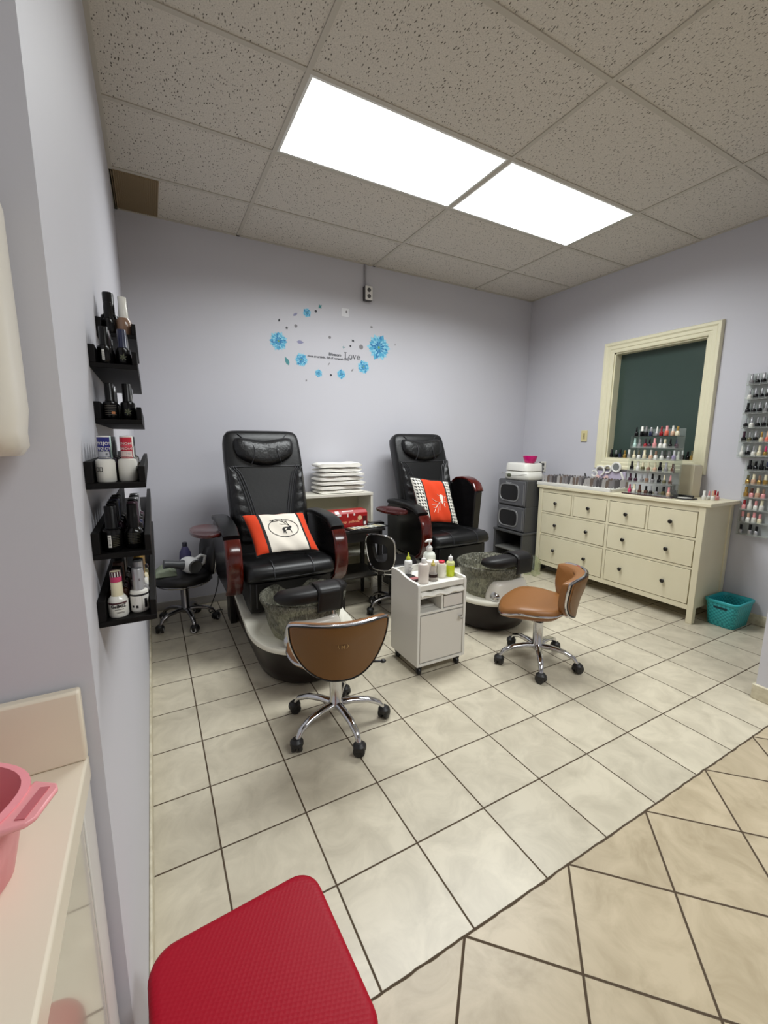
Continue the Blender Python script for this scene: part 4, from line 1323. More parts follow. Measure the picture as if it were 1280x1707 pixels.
# tiered clear tower on the dresser
ACR = clear_mat('acrylic', (226, 228, 226), 0.90, 0.06)
ACRE = clear_mat('acrylic_edge', (206, 206, 204), 0.65, 0.1)
TY0, TY1, TX = 1.895, 2.270, 3.790
t = thing('polish_tower', 'clear six-tier polish tower standing on the dresser in front of the window', 'rack', (TX, TY0, ZT))
TWD = TY1 - TY0
g = G(); g.box(-.045, .11, -.02, TWD + .02, 0, .008); g.obj('base', M('dark_red_base', (52, 22, 26), 0.2), t, bevel=.002)
TZ = [.008 + .0985 * k for k in range(6)]
for k, z in enumerate(TZ):
    ins = .006 * k
    if k:
        g = G(); g.box(-.035 + ins, .10, ins * .3, TWD - ins * .3, z - .004, z); g.obj('tier', BLACKPL if k == 5 else ACRE, t, smooth=False)
    if k < 5:
        g = G(); g.box(-.037 + ins, -.0345 + ins, ins * .3, TWD - ins * .3, z, z + .014); g.obj('lip', ACR, t, smooth=False)
for y in (0, TWD - .003):
    g = G(); g.prism([(-.035, .008), (.10, .008), (.10, .50), (-.01, .50)], 'y', y, y + .003); g.obj('side_panel', ACR, t, smooth=False)
g = G(); g.box(.10, .103, 0, TWD, .008, .56); g.obj('back_panel', ACR, t, smooth=False)
tiers = [  # bottom tier first, each from the left in the photo (large y) to the right
    [('rose', 'rose'), ('white', 'cream'), ('brown', 'brown'), ('brown', 'black'), ('black', 'silver'), ('grey', 'black'), ('olive', 'black'), ('nude', 'pink')],
    [('plum', 'plum'), ('plum', 'black'), ('grey', 'silver'), ('tan', 'grey'), ('grey', 'black'), ('black', 'black'), ('olive', 'cream'), ('brown', 'pink')],
    [('black', 'black'), ('white', 'white'), ('olive', 'cream'), ('tan', 'cream'), ('nude', 'cream'), ('black', 'black'), ('grey', 'silver'), ('brown', 'brown')],
    [('cream', 'cream'), ('white', 'olive'), ('cream', 'cream'), ('nude', 'white'), ('white', 'tan'), ('white', 'silver'), ('silver', 'grey'), ('lilac', 'silver')],
    [('mint', 'mint'), ('grey', 'grey'), ('red', 'plum'), ('plum', 'black'), ('pink', 'pink'), ('white', 'silver'), ('white', 'cream'), ('black', 'black'), ('plum', 'navy')],
    [('black', 'black'), ('black', 'white'), ('black', 'grey'), ('navy', 'silver'), ('silver', 'white'), ('red', 'red'), ('coral', 'pink'), ('nude', 'white'), ('cream', 'gold')]]
TN = ['bottom tier', 'second tier from the bottom', 'third tier from the bottom', 'third tier from the top', 'second tier from the top', 'top tier']
for k, row in enumerate(tiers):
    n = len(row)
    for i, (b, c) in enumerate(row):
        y = TY1 - .022 - (TWD - .044) * i / (n - 1)
        st = ('round', 'square', 'gel', 'round', 'shoulder')[(i * 2 + k) % 5]
        bottle(st, b, c, (TX - .008 + .006 * k + .012 * ((i * 7 + k) % 3 == 0), y, ZT + TZ[k] + .0002), CN(b, c) + ', %s from left, tower\'s %s' % (ORD[i], TN[k]), 'polish bottles on the clear tower', 1.0)
# bottles on the window sill
for i, (b, c) in enumerate([('black', 'black'), ('black', 'silver'), ('navy', 'black'), ('gold', 'gold'), ('silver', 'white'), ('tan', 'silver'), ('navy', 'black'), ('navy', 'lilac')]):
    bottle('square' if i % 2 else 'gel', b, c, (XR + .030 + .006 * (i % 2), 2.70 - .045 * i, WZ0 + .0142), CN(b, c) + ', %s from the left on the window sill' % ORD[i], 'polish bottles on the window sill')
for i, (b, c) in enumerate([('black', 'black'), ('grey', 'silver'), ('black', 'black'), ('white', 'white'), ('black', 'silver'), ('black', 'black'), ('gold', 'olive')]):
    bottle('square' if i % 2 else 'gel', b, c, (XR + .030 + .006 * (i % 2), 2.19 - .037 * i, WZ0 + .0142), CN(b, c) + ', %s from the right on the window sill' % ORD[6 - i], 'polish bottles on the window sill')
# nail colour sticks standing in a white tray
t = thing('swatch_tray', 'white tray of upright nail colour sticks on the left end of the dresser', 'tray', (3.690, 2.36, ZT))
TRL, TRD = .83, .36
g = G()
g.box(0, TRD, 0, TRL, 0, .012); g.box(0, .012, 0, TRL, .012, .036); g.box(TRD - .012, TRD, 0, TRL, .012, .030); g.box(.012, TRD - .012, 0, .012, .012, .030); g.box(.012, TRD - .012, TRL - .012, TRL, .012, .030)
g.obj('tray_body', WHITEPL, t, bevel=.004)
g = G(); g.box(.014, TRD - .014, .014, TRL - .014, .012, .024); g.obj('foam', M('white_foam', (226, 224, 214), 0.9, bump=(90, .5, .003)), t, smooth=False)
STK = [M('stick_grey', (128, 124, 126), 0.3), M('stick_dark', (84, 80, 82), 0.3), M('stick_pale', (170, 166, 164), 0.3), M('stick_brown', (112, 98, 90), 0.3)]
g = G(); g.prism([(-.009, 0), (.009, 0), (.0115, .066), (.008, .082), (-.008, .082), (-.0115, .066)], 'x', -.002, .002)
stick = [g.mesh('swatch_stick', m, smooth=False) for m in STK]
for r in range(4):
    for k in range(25):
        o = link('swatch_stick', stick[(k * 3 + r * 5 + (k // 4)) % 4], t, (.045 + r * .085, .04 + k * .0312, .022))
        o.rotation_euler = (radians(3 + (k % 3)), radians(-5), radians(35 - k * .6))
# white scrolled frame with little mirror behind the tray
t = thing('scroll_frame', 'white scrolled ornament frame with a round mirror leaning below the window', 'ornament', (4.105, 2.56, ZT))
WHO = M('ornament_white', (234, 232, 226), 0.35)
g = G()
def ringp(cy, cz, r, n=28, a0=0, a1=2 * pi): return [(.0, cy + r * cos(a0 + (a1 - a0) * k / n), cz + r * sin(a0 + (a1 - a0) * k / n)) for k in range(n + 1)]
g.tube(ringp(.03, .205, .042), .010, 8); g.tube(ringp(.12, .18, .035, a0=.3, a1=5.2), .008, 8); g.tube(ringp(.20, .16, .045, a0=-.5, a1=4.4), .009, 8)
g.tube(ringp(.26, .13, .03, a0=.8, a1=6.0), .008, 8); g.tube([(0, -.02, .16), (0, -.05, .10), (0, -.04, .05), (0, .02, .03), (0, .12, .028), (0, .24, .03), (0, .28, .07)], .011, 8)
g.obj('scroll', WHO, t)
g = G(); g.lathe([(0, 0), (.036, 0), (.036, .004), (0, .004)], 0, 0, 28, mat=Matrix.Translation((0, .03, .205)) @ Matrix.Rotation(-pi / 2, 4, 'Y')); g.obj('mirror', M('little_mirror', (196, 200, 198), 0.08, 0.6), t)
g = G()
for k in range(7): g.ball((-.004, .10 + .02 * k, .07 + .03 * sin(k * 1.3)), .008, .02, .02, 10, 6)
g.obj('blossom', M('pale_pink_blossom', (222, 186, 180), 0.7), t)
g = G(); g.box(.012, .03, -.06, .25, 0, .16); g.obj('stand_panel', M('lilac_panel', (190, 180, 200), 0.5), t, bevel=.003)
g = G(); g.tube([(4.07, 2.905, ZT + .012), (4.08, 2.90, ZT + .09), (4.085, 2.915, ZT + .125)], [.012, .010, .006], 10); g.lathe([(0, 0), (.022, 0), (.02, .014), (0, .014)], 4.07, 2.905, 18, mat=Matrix.Translation((0, 0, ZT + .0002)))
tag(g.obj('black_brush', BLACKPL, None), 'small black brush standing behind the tray of sticks, left of the ornament', 'brush')
# cream carton, compact, small bottles at the right end
t = thing('carton', 'tall cream carton standing on the dresser below the window\'s right corner', 'box', (3.985, 1.845, ZT), radians(-8))
CART = M('cream_card', (214, 204, 176), 0.5)
g = G(); g.box(0, .10, 0, .12, .0, .262); g.obj('carton_body', CART, t, bevel=.003)
g = G(); g.box(.008, .092, .008, .112, .262, .266); g.obj('flap', M('pale_card', (226, 220, 200), 0.5), t, smooth=False)
t = thing('compact', 'open black compact with a white powder pan on the dresser top', 'compact', (3.835, 1.815, ZT), radians(5))
g = G(); g.loft([[(hx * math.copysign(abs(cos(a)) ** .6, cos(a)), hy * math.copysign(abs(sin(a)) ** .6, sin(a)), z) for a in [2 * pi * k / 28 for k in range(28)]] for hx, hy, z in ((.058, .072, 0), (.062, .076, .004), (.060, .074, .010))])
g.obj('case', M('compact_black', (24, 22, 22), 0.25), t, sharp=50)
g = G(); g.lathe([(0, 0), (.040, 0), (.040, .002), (0, .002)], 0, 0, 28, mat=Matrix.Translation((-.008, 0, .010)), sy=1.25); g.obj('powder_pan', WHITEPL, t)
g = G(); g.box(3.925, 3.945, 1.80, 1.955, ZT, ZT + .022)
tag(g.obj('black_case', BLACKPL, None, bevel=.006), 'narrow black case lying at the foot of the cream carton', 'case')
for i, (b, c, x, y, st) in enumerate([('white', 'white', 3.90, 1.715, 'gel'), ('white', 'pink', 3.955, 1.705, 'round'), ('nude', 'red', 4.01, 1.69, 'gel'), ('white', 'nude', 3.94, 1.672, 'shoulder'), ('pink', 'red', 3.99, 1.662, 'round')]):
    bottle(st, b, c, (x, y, ZT + .0002), CN(b, c) + ', %s from left at the dresser\'s right end' % ORD[i], 'polish bottles at the dresser\'s right end', .92)
for i, (y, x) in enumerate(((2.02, 4.06), (1.985, 4.07), (2.05, 4.07))):
    bottle('gel', 'black', 'black', (x, y, ZT + .0002), 'black polish bottle in the gap between tower and carton, %s from left' % ORD[(1, 2, 0)[i]], 'black bottles behind the tower', 1.05)

# ------------------------------------------------------------------ clear racks on the right wall
def wall_rack(label, y1, y0, zb, ztop, shelves):
    t = thing('wall_rack', label, 'rack', (XR, y0, 0), 0, 'clear polish racks on the right wall')
    g = G(); g.box(-.004, -.001, 0, y1 - y0, zb, ztop); g.obj('back_panel', ACR, t, smooth=False)
    for yy in (0, y1 - y0 - .003):
        g = G(); g.box(-.055, -.004, yy, yy + .003, zb, ztop); g.obj('side_panel', ACR, t, smooth=False)
    for z in shelves:
        g = G(); g.box(-.055, -.004, .003, y1 - y0 - .003, z - .004, z); g.obj('shelf', ACRE, t, smooth=False)
        g = G(); g.box(-.057, -.0545, .0, y1 - y0, z - .004, z + .012); g.obj('lip', ACR, t, smooth=False)
    return t
UZ = [1.83 - .106 * k for k in range(6)]
wall_rack('upper clear six-row polish rack on the right wall, beside the dark window', 1.617, 1.27, 1.285, 1.915, UZ)
LZ = [1.19, 1.085, .985, .892, .795, .698]
wall_rack('lower clear polish rack on the right wall, above the end of the dresser', 1.553, 1.27, .690, 1.27, LZ)
up = [[('grey', 'silver'), ('black', 'silver'), ('black', 'silver'), ('grey', 'silver'), ('black', 'silver')],
      [('white', 'silver'), ('black', 'silver'), ('black', 'silver'), ('black', 'silver'), ('grey', 'silver')],
      [('black', 'black'), ('black', 'silver'), ('black', 'silver'), ('grey', 'silver'), ('black', 'silver')],
      [('black', 'silver'), ('white', 'silver'), ('black', 'silver'), ('black', 'grey'), ('black', 'silver')],
      [('black', 'plum'), ('olive', 'silver'), ('black', 'silver'), ('cream', 'gold'), ('coral', 'nude')],
      [('white', 'white'), ('black', 'silver'), ('white', 'silver'), ('cream', 'cream'), ('gold', 'rose')]]
lo = [[('black', 'black'), ('black', 'black'), ('black', 'black'), ('black', 'navy')],
      [('gold', 'olive'), ('nude', 'cream'), ('gold', 'tan'), ('gold', 'cream')],
      [('gold', 'gold'), ('pink', 'brown'), ('nude', 'cream'), ('pink', 'tan')],
      [('pink', 'red'), ('white', 'white'), ('white', 'pink'), ('white', 'cream')],
      [('silver', 'pink'), ('white', 'nude'), ('white', 'pink'), ('cream', 'pink')],
      [('silver', 'black'), ('silver', 'black'), ('silver', 'black')]]
RN = ['top row', 'second row', 'third row', 'fourth row', 'fifth row', 'bottom row']
for k, row in enumerate(up):
    for i, (b, c) in enumerate(row):
        bottle(('shoulder', 'round')[(i + k) % 2], b, c, (XR - .030, 1.596 - .0365 * i, UZ[k] + .0002), CN(b, c) + ', %s from left, upper wall rack\'s %s' % (ORD[i], RN[k]), 'polish bottles in the upper wall rack')
for k, row in enumerate(lo):
    for i, (b, c) in enumerate(row):
        bottle(('gel', 'square')[(i + k) % 2], b, c, (XR - .030, 1.532 - (.036 * i if k < 5 else (0, .058, .098)[i]), LZ[k] + .0002), CN(b, c) + ', %s from left, lower wall rack\'s %s' % (ORD[i], RN[k]), 'polish bottles in the lower wall rack')
# ------------------------------------------------------------------ switch, sockets
def plate(name, label, cat, loc, axis, kind, col, w=.072, h=.116, d=.008):
    """axis 'x': on the right wall facing -x, 'y': on the back wall facing -y"""
    rz = 0 if axis == 'y' else -pi / 2
    t = thing(name, label, cat, loc, rz)
    g = G(); g.box(-w / 2, w / 2, -d, 0, -h / 2, h / 2); g.obj('face_plate', M('plate_' + kind, col, 0.4), t, bevel=.003)
    if kind == 'switch':
        g = G(); g.box(-.012, .012, -d - .003, -d, -.03, .03); g.box(-.006, .006, -d - .012, -d - .002, .0, .014); g.obj('toggle', M('plate_dark_cream', (176, 164, 120), 0.4), t, bevel=.002)
    else:
        for s in (-1, 1):
            g = G(); g.lathe([(0, 0), (.017, 0), (.017, .003), (0, .003)], 0, 0, 20, mat=Matrix.Translation((0, -d, s * .026)) @ Matrix.Rotation(pi / 2, 4, 'X')); g.obj('socket', M('socket_grey', (120, 118, 116), 0.5), t)
            g = G(); g.box(-.008, -.005, -d - .0036, -d - .0031, s * .026 - .004, s * .026 + .008); g.box(.005, .008, -d - .0036, -d - .0031, s * .026 - .004, s * .026 + .008); g.box(-.003, .003, -d - .0036, -d - .0031, s * .026 - .012, s * .026 - .007)
            g.obj('slot', BLACKPL, t, smooth=False)
    return t
plate('light_switch', 'cream light switch on the right wall, left of the dark window', 'switch', (XR, 3.003, 1.463), 'x', 'switch', (212, 200, 150))
t = plate('wall_socket', 'white wall socket near the back right corner above the tray', 'socket', (XR, 3.512, 1.115), 'x', 'socket', (222, 218, 208))
t = thing('power_plug', 'black plug and cord in the wall socket by the white appliance', 'plug', (XR - .0125, 3.512, 1.14), -pi / 2)
g = G(); g.box(-.016, .016, -.045, 0, -.014, .014); g.obj('plug_body', BLACKPL, t, bevel=.004)
g = G(); g.tube([(0, -.045, 0), (.01, -.075, .015), (.03, -.085, .03), (.045, -.08, .005), (.05, -.06, -.04), (.045, -.05, -.12)], .005, 8); g.obj('cord', BLACKPL, t)
t = thing('surface_outlet', 'surface mounted outlet box with grey conduit near the ceiling of the back wall', 'outlet', (1.99, YW, 2.755))
g = G(); g.box(-.038, .038, -.05, 0, -.062, .062); g.obj('box', M('outlet_box_grey', (70, 68, 68), 0.5), t, bevel=.003)
g = G(); g.box(-.036, .036, -.058, -.05, -.060, .060); fp = g.obj('face_plate', M('outlet_white', (232, 230, 226), 0.35), t, bevel=.002)
for s in (-1, 1):
    g = G(); g.lathe([(0, 0), (.018, 0), (.018, .003), (0, .003)], 0, 0, 20, mat=Matrix.Translation((0, -.058, s * .027)) @ Matrix.Rotation(pi / 2, 4, 'X')); g.obj('socket', M('socket_dark', (84, 82, 82), 0.5), fp)
g = G(); g.box(-.026, -.008, -.016, 0, .062, H - 2.755 - .007); g.obj('conduit', M('conduit_grey', (150, 148, 152), 0.5), t, bevel=.002)
# ------------------------------------------------------------------ black ledge shelves on the left wall
LEDGE = M('black_ledge', (11, 9, 9), 0.55, spec=0.2)
SH = [  # underside z, near end y, far end y
    (1.662, 1.38, 1.80), (1.548, 1.13, 1.70), (1.430, 1.13, 1.65), (1.312, .872, 1.70), (1.190, .866, 1.70), (1.074, .848, 1.70)]
SN = ['topmost', 'second', 'third', 'fourth', 'fifth', 'lowest']
for k, (z, ya, yb) in enumerate(SH):
    t = thing('ledge_shelf', '%s black ledge shelf on the left wall, counted from the top' % SN[k] if 0 < k < 5 else '%s black ledge shelf on the left wall' % SN[k], 'shelf', (0, ya, z), 0, 'black ledge shelves')
    L = yb - ya
    g = G(); g.box(.0, .089, 0, L, 0, .010); g.obj('board', LEDGE, t, bevel=.001)
    g = G(); g.box(.0, .012, 0, L, .010, .047); g.obj('back_rail', LEDGE, t, bevel=.001)
    g = G(); g.box(.079, .089, 0, L, .010, .038); g.obj('front_lip', LEDGE, t, bevel=.001)
fill = {
 0: [[('black', 'black', 'gel', 1.0), ('black', 'black', 'gel', 1.42), ('black', 'silver', 'gel', 1.3), ('grey', 'black', 'gel', 1.1)], [('tan', 'white', 'shoulder', 1.25), ('black', 'black', 'gel', 1.2), ('brown', 'black', 'gel', 1.1), ('black', 'silver', 'gel', 1.1)]],
 1: [[('black', 'black', 'gel', .98), ('black', 'plum', 'gel', 1.0), ('black', 'black', 'gel', 1.0), ('black', 'black', 'shoulder', 1.0), ('grey', 'black', 'gel', 1.0)], [('black', 'navy', 'gel', .98), ('plum', 'black', 'gel', 1.0), ('black', 'silver', 'gel', 1.0), ('brown', 'black', 'gel', 1.0), ('black', 'black', 'gel', 1.0)]],
 2: [[('black', 'black', 'gel', .98), ('grey', 'silver', 'shoulder', 1.0), ('black', 'silver', 'gel', 1.0), ('silver', 'black', 'gel', 1.0)], [('black', 'black', 'gel', 1.0), ('silver', 'white', 'shoulder', .98), ('white', 'black', 'gel', 1.0), ('black', 'silver', 'gel', 1.0)]],
 3: [[('white', 'navy', 'gel', 1.0), ('navy', 'mint', 'gel', 1.0), ('plum', 'black', 'gel', 1.0), ('black', 'black', 'gel', 1.0), ('grey', 'black', 'gel', 1.0), ('black', 'silver', 'gel', 1.0)], [('white', 'red', 'gel', 1.0), ('brown', 'black', 'shoulder', 1.0), ('grey', 'white', 'gel', 1.0), ('olive', 'black', 'gel', 1.0), ('black', 'silver', 'shoulder', 1.0), ('black', 'black', 'gel', 1.0)]],
 4: [[('black', 'black', 'gel', 1.0), ('black', 'black', 'shoulder', 1.0), ('plum', 'black', 'gel', 1.0), ('black', 'navy', 'gel', 1.0), ('black', 'black', 'gel', 1.0), ('grey', 'black', 'gel', 1.0)], [('black', 'black', 'shoulder', 1.0), ('black', 'plum', 'gel', 1.0), ('navy', 'black', 'gel', 1.0), ('black', 'silver', 'gel', 1.0), ('black', 'black', 'gel', 1.0), ('plum', 'silver', 'gel', 1.0)]],
 5: [[('white', 'cream', 'shoulder', 1.02), ('brown', 'black', 'gel', 1.0), ('plum', 'brown', 'gel', 1.0), ('black', 'black', 'gel', 1.0), ('grey', 'silver', 'gel', 1.0), ('black', 'black', 'gel', 1.0)], [('white', 'silver', 'gel', 1.0), ('grey', 'silver', 'shoulder', 1.05), ('white', 'black', 'gel', 1.0), ('cream', 'gold', 'gel', 1.0), ('olive', 'black', 'gel', 1.0), ('black', 'gold', 'gel', 1.0)]]}
front = {}
for k in fill:
    z, ya, yb = SH[k]
    for s, row in enumerate(fill[k]):
        for i, (b, c, st, sc) in enumerate(row):
            y = ya + .024 + .036 * i + (.010 if s else 0)
            lab = CN(b, c) + ', %s from near end, %s, %s ledge shelf' % (ORD[i], ('wall side', 'room side')[s], SN[k])
            o = bottle(st, b, c, (.0295 if s == 0 else .0625, y, z + .0102), lab, 'polish bottles on the %s ledge shelf' % SN[k], sc)
            if i == 0: front[(k, s)] = o
def wrapg(r, z0, parts):
    """flat label art bent round a bottle of radius r; parts = list of (verts, faces, material index), x to the right, y up, centred on -y"""
    g = G()
    for vs, fs, mi in parts:
        g.add([((r + p[2]) * sin(p[0] / r), -(r + p[2]) * cos(p[0] / r), z0 + p[1]) for p in vs], fs, mi)
    return g
def quad(x0, x1, y0, y1, z, mi, n=8):
    vs, fs = [], []
    for i in range(n + 1):
        x = x0 + (x1 - x0) * i / n
        vs += [(x, y0, z), (x, y1, z)]
    for i in range(n): fs.append((2 * i, 2 * i + 2, 2 * i + 3, 2 * i + 1))
    return vs, fs, mi
def txt(body, size, x, y, z, mi, **kw):
    vs, fs = text_geo(body, size, .00005, **kw)
    return [(p[0] + x, p[1] + y, z + p[2]) for p in vs], fs, mi
def frameq(x0, x1, y0, y1, w, z, mi):
    return [quad(x0, x1, y0, y0 + w, z, mi, 4), quad(x0, x1, y1 - w, y1, z, mi, 4), quad(x0, x0 + w, y0, y1, z, mi, 1), quad(x1 - w, x1, y0, y1, z, mi, 1)]
LWH = M('label_white', (230, 228, 222), 0.5); LBL = M('label_blue', (28, 32, 112), 0.4); LRD = M('label_red', (190, 26, 52), 0.4); LGY = M('label_grey', (176, 178, 186), 0.5)
LPK = M('label_pink', (196, 60, 104), 0.4); LBR = M('label_maroon', (74, 38, 44), 0.4); LBK = M('label_black', (24, 22, 24), 0.4); LLP = M('label_pale_pink', (222, 200, 194), 0.5); LGN = M('label_green', (92, 96, 70), 0.5)
# blue and red capped white bottles
o = front[(3, 0)]
P = [quad(-.029, .029, .054, .0775, .0001, 3, 24), txt('792', .0078, -.006, .0665, .0003, 0), txt('792', .0078, -.006, .0575, .0003, 0), txt('JOY', .0078, .0065, .0665, .0003, 0), txt('JOY', .0078, .0065, .0575, .0003, 0), quad(-.009, .009, .044, .053, .0002, 1), txt('#', .006, .004, .0485, .0004, 2), quad(-.012, .012, .0415, .043, .0002, 0), quad(-.012, .012, .0775, .0797, .0002, 0)]
wrapg(.0093, 0, P).obj('cap_label', [LWH, LGY, LBK, LBL], o, smooth=False)
P = frameq(-.0145, -.0095, .019, .0265, .0009, .0003, 0) + frameq(-.0085, -.0035, .019, .0265, .0009, .0003, 0)
wrapg(.0153, 0, P).obj('body_label', [LBK], o, smooth=False)
o = front[(3, 1)]
P = [quad(-.029, .029, .054, .0775, .0001, 4, 24), txt('ONO640', .0062, 0, .0665, .0003, 0), txt('ONO640', .0062, 0, .0575, .0003, 0), quad(-.010, .010, .044, .0535, .0002, 1), txt('740', .006, .003, .0487, .0004, 2), quad(-.012, .012, .0415, .043, .0002, 0), quad(-.012, .012, .0775, .0797, .0002, 0), quad(-.011, .011, .0618, .0628, .0002, 3)]
wrapg(.0093, 0, P).obj('cap_label', [LWH, LLP, LGY, M('label_rose', (226, 110, 124), 0.5), LRD], o, smooth=False)
P = frameq(.0155, .021, .019, .0265, .0009, .0003, 0)
wrapg(.0153, 0, P).obj('body_label', [LBK], o, smooth=False)
# barcode strips and flower on the black ones
for key in ((1, 0), (4, 0)):
    P = [quad(-.006, -.001, .008, .030, .0002, 0)] + [quad(-.0052, -.0018, .0095 + .002 * j, .0103 + .002 * j, .0003, 1, 2) for j in range(9)]
    wrapg(.0153, 0, P).obj('bar_code', [LWH, LBK], front[key], smooth=False)
for key in ((1, 1), (2, 1)):
    P = []
    for j in range(6):
        a = 2 * pi * j / 6 + .3
        c, s = cos(a), sin(a)
        P.append(([(0, .018, .0003), (.004 * c - .0016 * s, .018 + .004 * s + .0016 * c, .0003), (.0085 * c, .018 + .0085 * s, .0003), (.004 * c + .0016 * s, .018 + .004 * s - .0016 * c, .0003)], [(0, 1, 2, 3)], 0))
    wrapg(.0153, 0, P).obj('flower_label', [LGN], front[key], smooth=False)
P = [quad(-.012, .012, .010 + .004 * j, .0113 + .004 * j, .0002, 0) for j in range(6)] + [quad(.002, .009, .012, .017, .0003, 1)]
wrapg(.0153, 0, P).obj('label', [M('label_dim', (86, 80, 72), 0.5), M('label_orange', (190, 120, 70), 0.5)], front[(2, 0)], smooth=False)
for key in ((4, 0), (4, 1)):
    P = [quad(.001 if key[1] == 0 else -.010, .012, .010 + .003 * j, .0108 + .003 * j, .0002, 0) for j in range(7)]
    wrapg(.0153, 0, P).obj('label', [M('label_dim_olive', (58, 56, 40), 0.5)], front[key], smooth=False)
# white bottle with pink ringed cap; white labelled bottle with silver cap
o = front[(5, 0)]
P = [quad(-.016, .016, .0245, .0275, .0003, 0), txt('GelMIZ', .0078, .001, .0205, .0003, 1, bold=.0002), quad(-.005, .009, .0145, .0153, .0003, 1), quad(-.003, .010, .010, .0105, .0003, 1), quad(-.002, .010, .0085, .009, .0003, 1)]
wrapg(.0157, 0, P).obj('body_label', [LBR, LBK], o, smooth=False)
P = [quad(-.0265, .0265, .062, .071, .0003, 0, 24)]
wrapg(.0085, 0, P).obj('pink_ring', [LPK], o, smooth=False)
P = [quad(-.0265, .0265, .071, .0808, .0003, 0, 24)] + [quad(-.009 + .004 * j, -.0075 + .004 * j, .0715, .080, .0005, 1, 1) for j in range(5)]
wrapg(.0085, 0, P).obj('cap_band', [M('label_plum', (70, 30, 44), 0.3), LWH], o, smooth=False)
o = front[(5, 1)]
P = [quad(-.016, .003, .004, .031, .0003, 0), quad(.005, .018, .004, .031, .0003, 0), quad(-.048, .048, .031, .0345, .0003, 1, 24)] + [quad(-.013, .001, .022 + .002 * j, .0226 + .002 * j, .0004, 2, 2) for j in range(4)] + [quad(-.013, -.009, .010, .014, .0005, 1, 2), quad(-.006, -.002, .009, .014, .0005, 1, 2), quad(.008, .013, .008, .025, .0005, 1, 2)]
wrapg(.0153, 0, P).obj('body_label', [LWH, LBK, LGY], o, smooth=False)
P = [txt('E', .006, .003, .060, .0003, 0)]
wrapg(.0093, 0, P).obj('cap_mark', [LBR], o, smooth=False)

# ------------------------------------------------------------------ counter with basin, dispenser
CTOP = M('cream_counter_top', (228, 217, 197), 0.3)
GLOSSP = M('gloss_cream_panel', (206, 198, 180), 0.10, coat=0.4)
t = thing('counter', 'cream counter with backsplash along the left edge of the photo', 'counter', (-.016, .73, 0))
CL = -1.6
g = G(); g.box(-.62, 0, CL, 0, .885, .925); g.obj('counter_top', CTOP, t, bevel=.004)
g = G(); g.box(-.62, 0, -.018, 0, .925, 1.037); g.obj('backsplash', CTOP, t, bevel=.004)
g = G(); g.box(-.60, -.012, CL + .01, -.004, .0, .884); cb_ = g.obj('cabinet', M('cream_cabinet', (206, 198, 180), 0.35), t, smooth=False)
g = G(); g.box(-.012, -.004, CL + .02, -.075, .03, .872); g.obj('side_panel', GLOSSP, t, smooth=False)
g = G(); g.box(-.012, -.002, -.072, -.004, .0, .884); g.obj('end_stile', M('white_stile', (214, 210, 204), 0.35), t, bevel=.002)
PINK = M('pink_plastic', (241, 152, 160), 0.35)
PINK2 = M('pink_plastic_inside', (236, 122, 132), 0.4)
t = thing('basin', 'pink plastic basin with a handle on the counter at the left edge', 'basin', (-.183, .570, .925), radians(-20))
def el(a, b, z, pw=.8):
    b *= .76
    return [(a * math.copysign(abs(cos(q)) ** pw, cos(q)), b * math.copysign(abs(sin(q)) ** pw, sin(q)), z) for q in [2 * pi * k / 48 for k in range(48)]]
g = G(); g.loft([el(.115, .072, 0), el(.122, .078, .004), el(.138, .090, .075), el(.142, .093, .095), el(.147, .098, .097), el(.147, .098, .103), el(.139, .090, .104), el(.134, .086, .085), el(.117, .072, .008), el(.02, .012, .007)])
b = g.obj('basin_body', PINK, t, sharp=60)
for s in (-1, 1):
    g = G()
    g.loft([[(s * .142, -.034, .094), (s * .142, .034, .094), (s * .142, .034, .101), (s * .142, -.034, .101)], [(s * .168, -.026, .096), (s * .168, .026, .096), (s * .168, .026, .102), (s * .168, -.026, .102)], [(s * .174, -.018, .097), (s * .174, .018, .097), (s * .174, .018, .102), (s * .174, -.018, .102)]])
    h = g.obj('handle', M('pink_handle', (240, 160, 164), 0.35), t, bevel=.002)
    g = G(); g.box(s * .1605 - .0045, s * .1605 + .0045, -.02, .02, .1005, .1028); g.obj('handle_slot', M('pink_slot', (196, 104, 112), 0.6), h, smooth=False)
g = G(); g.ball((-.16, .525, .958), .05, .04, .026, 20, 12)
tag(g.obj('sponge', PINK2, None), 'pink rounded sponge lying inside the pink basin', 'sponge')
t = thing('dispenser', 'white rounded dispenser on the wall above the counter, cut by the photo\'s left edge', 'dispenser', (-.157, Y1, 1.375))
g = G()
def dr(z, k, d): return [( .128 * k * math.copysign(abs(cos(q)) ** .35, cos(q)), -d * .5 + d * .5 * math.copysign(abs(sin(q)) ** .5, sin(q)), z) for q in [2 * pi * j / 40 for j in range(40)]]
rings = [dr(0, .90, .085)]
for k in range(1, 12): rings.append(dr(.31 * k / 11, (1 - .06 * (1 - min(1, k / 2)) - (.05 if k == 11 else 0)), .115 if k < 11 else .10))
rings[1:1] = [dr(.012, .97, .105)]
g.loft(rings)
b = g.obj('cover', M('dispenser_white', (222, 216, 204), 0.3), t, sharp=50, bevel=0)
g = G(); g.box(-.07, .07, -.10, -.02, -.004, .004); g.obj('slot', M('dispenser_grey', (150, 146, 140), 0.5), t, smooth=False)

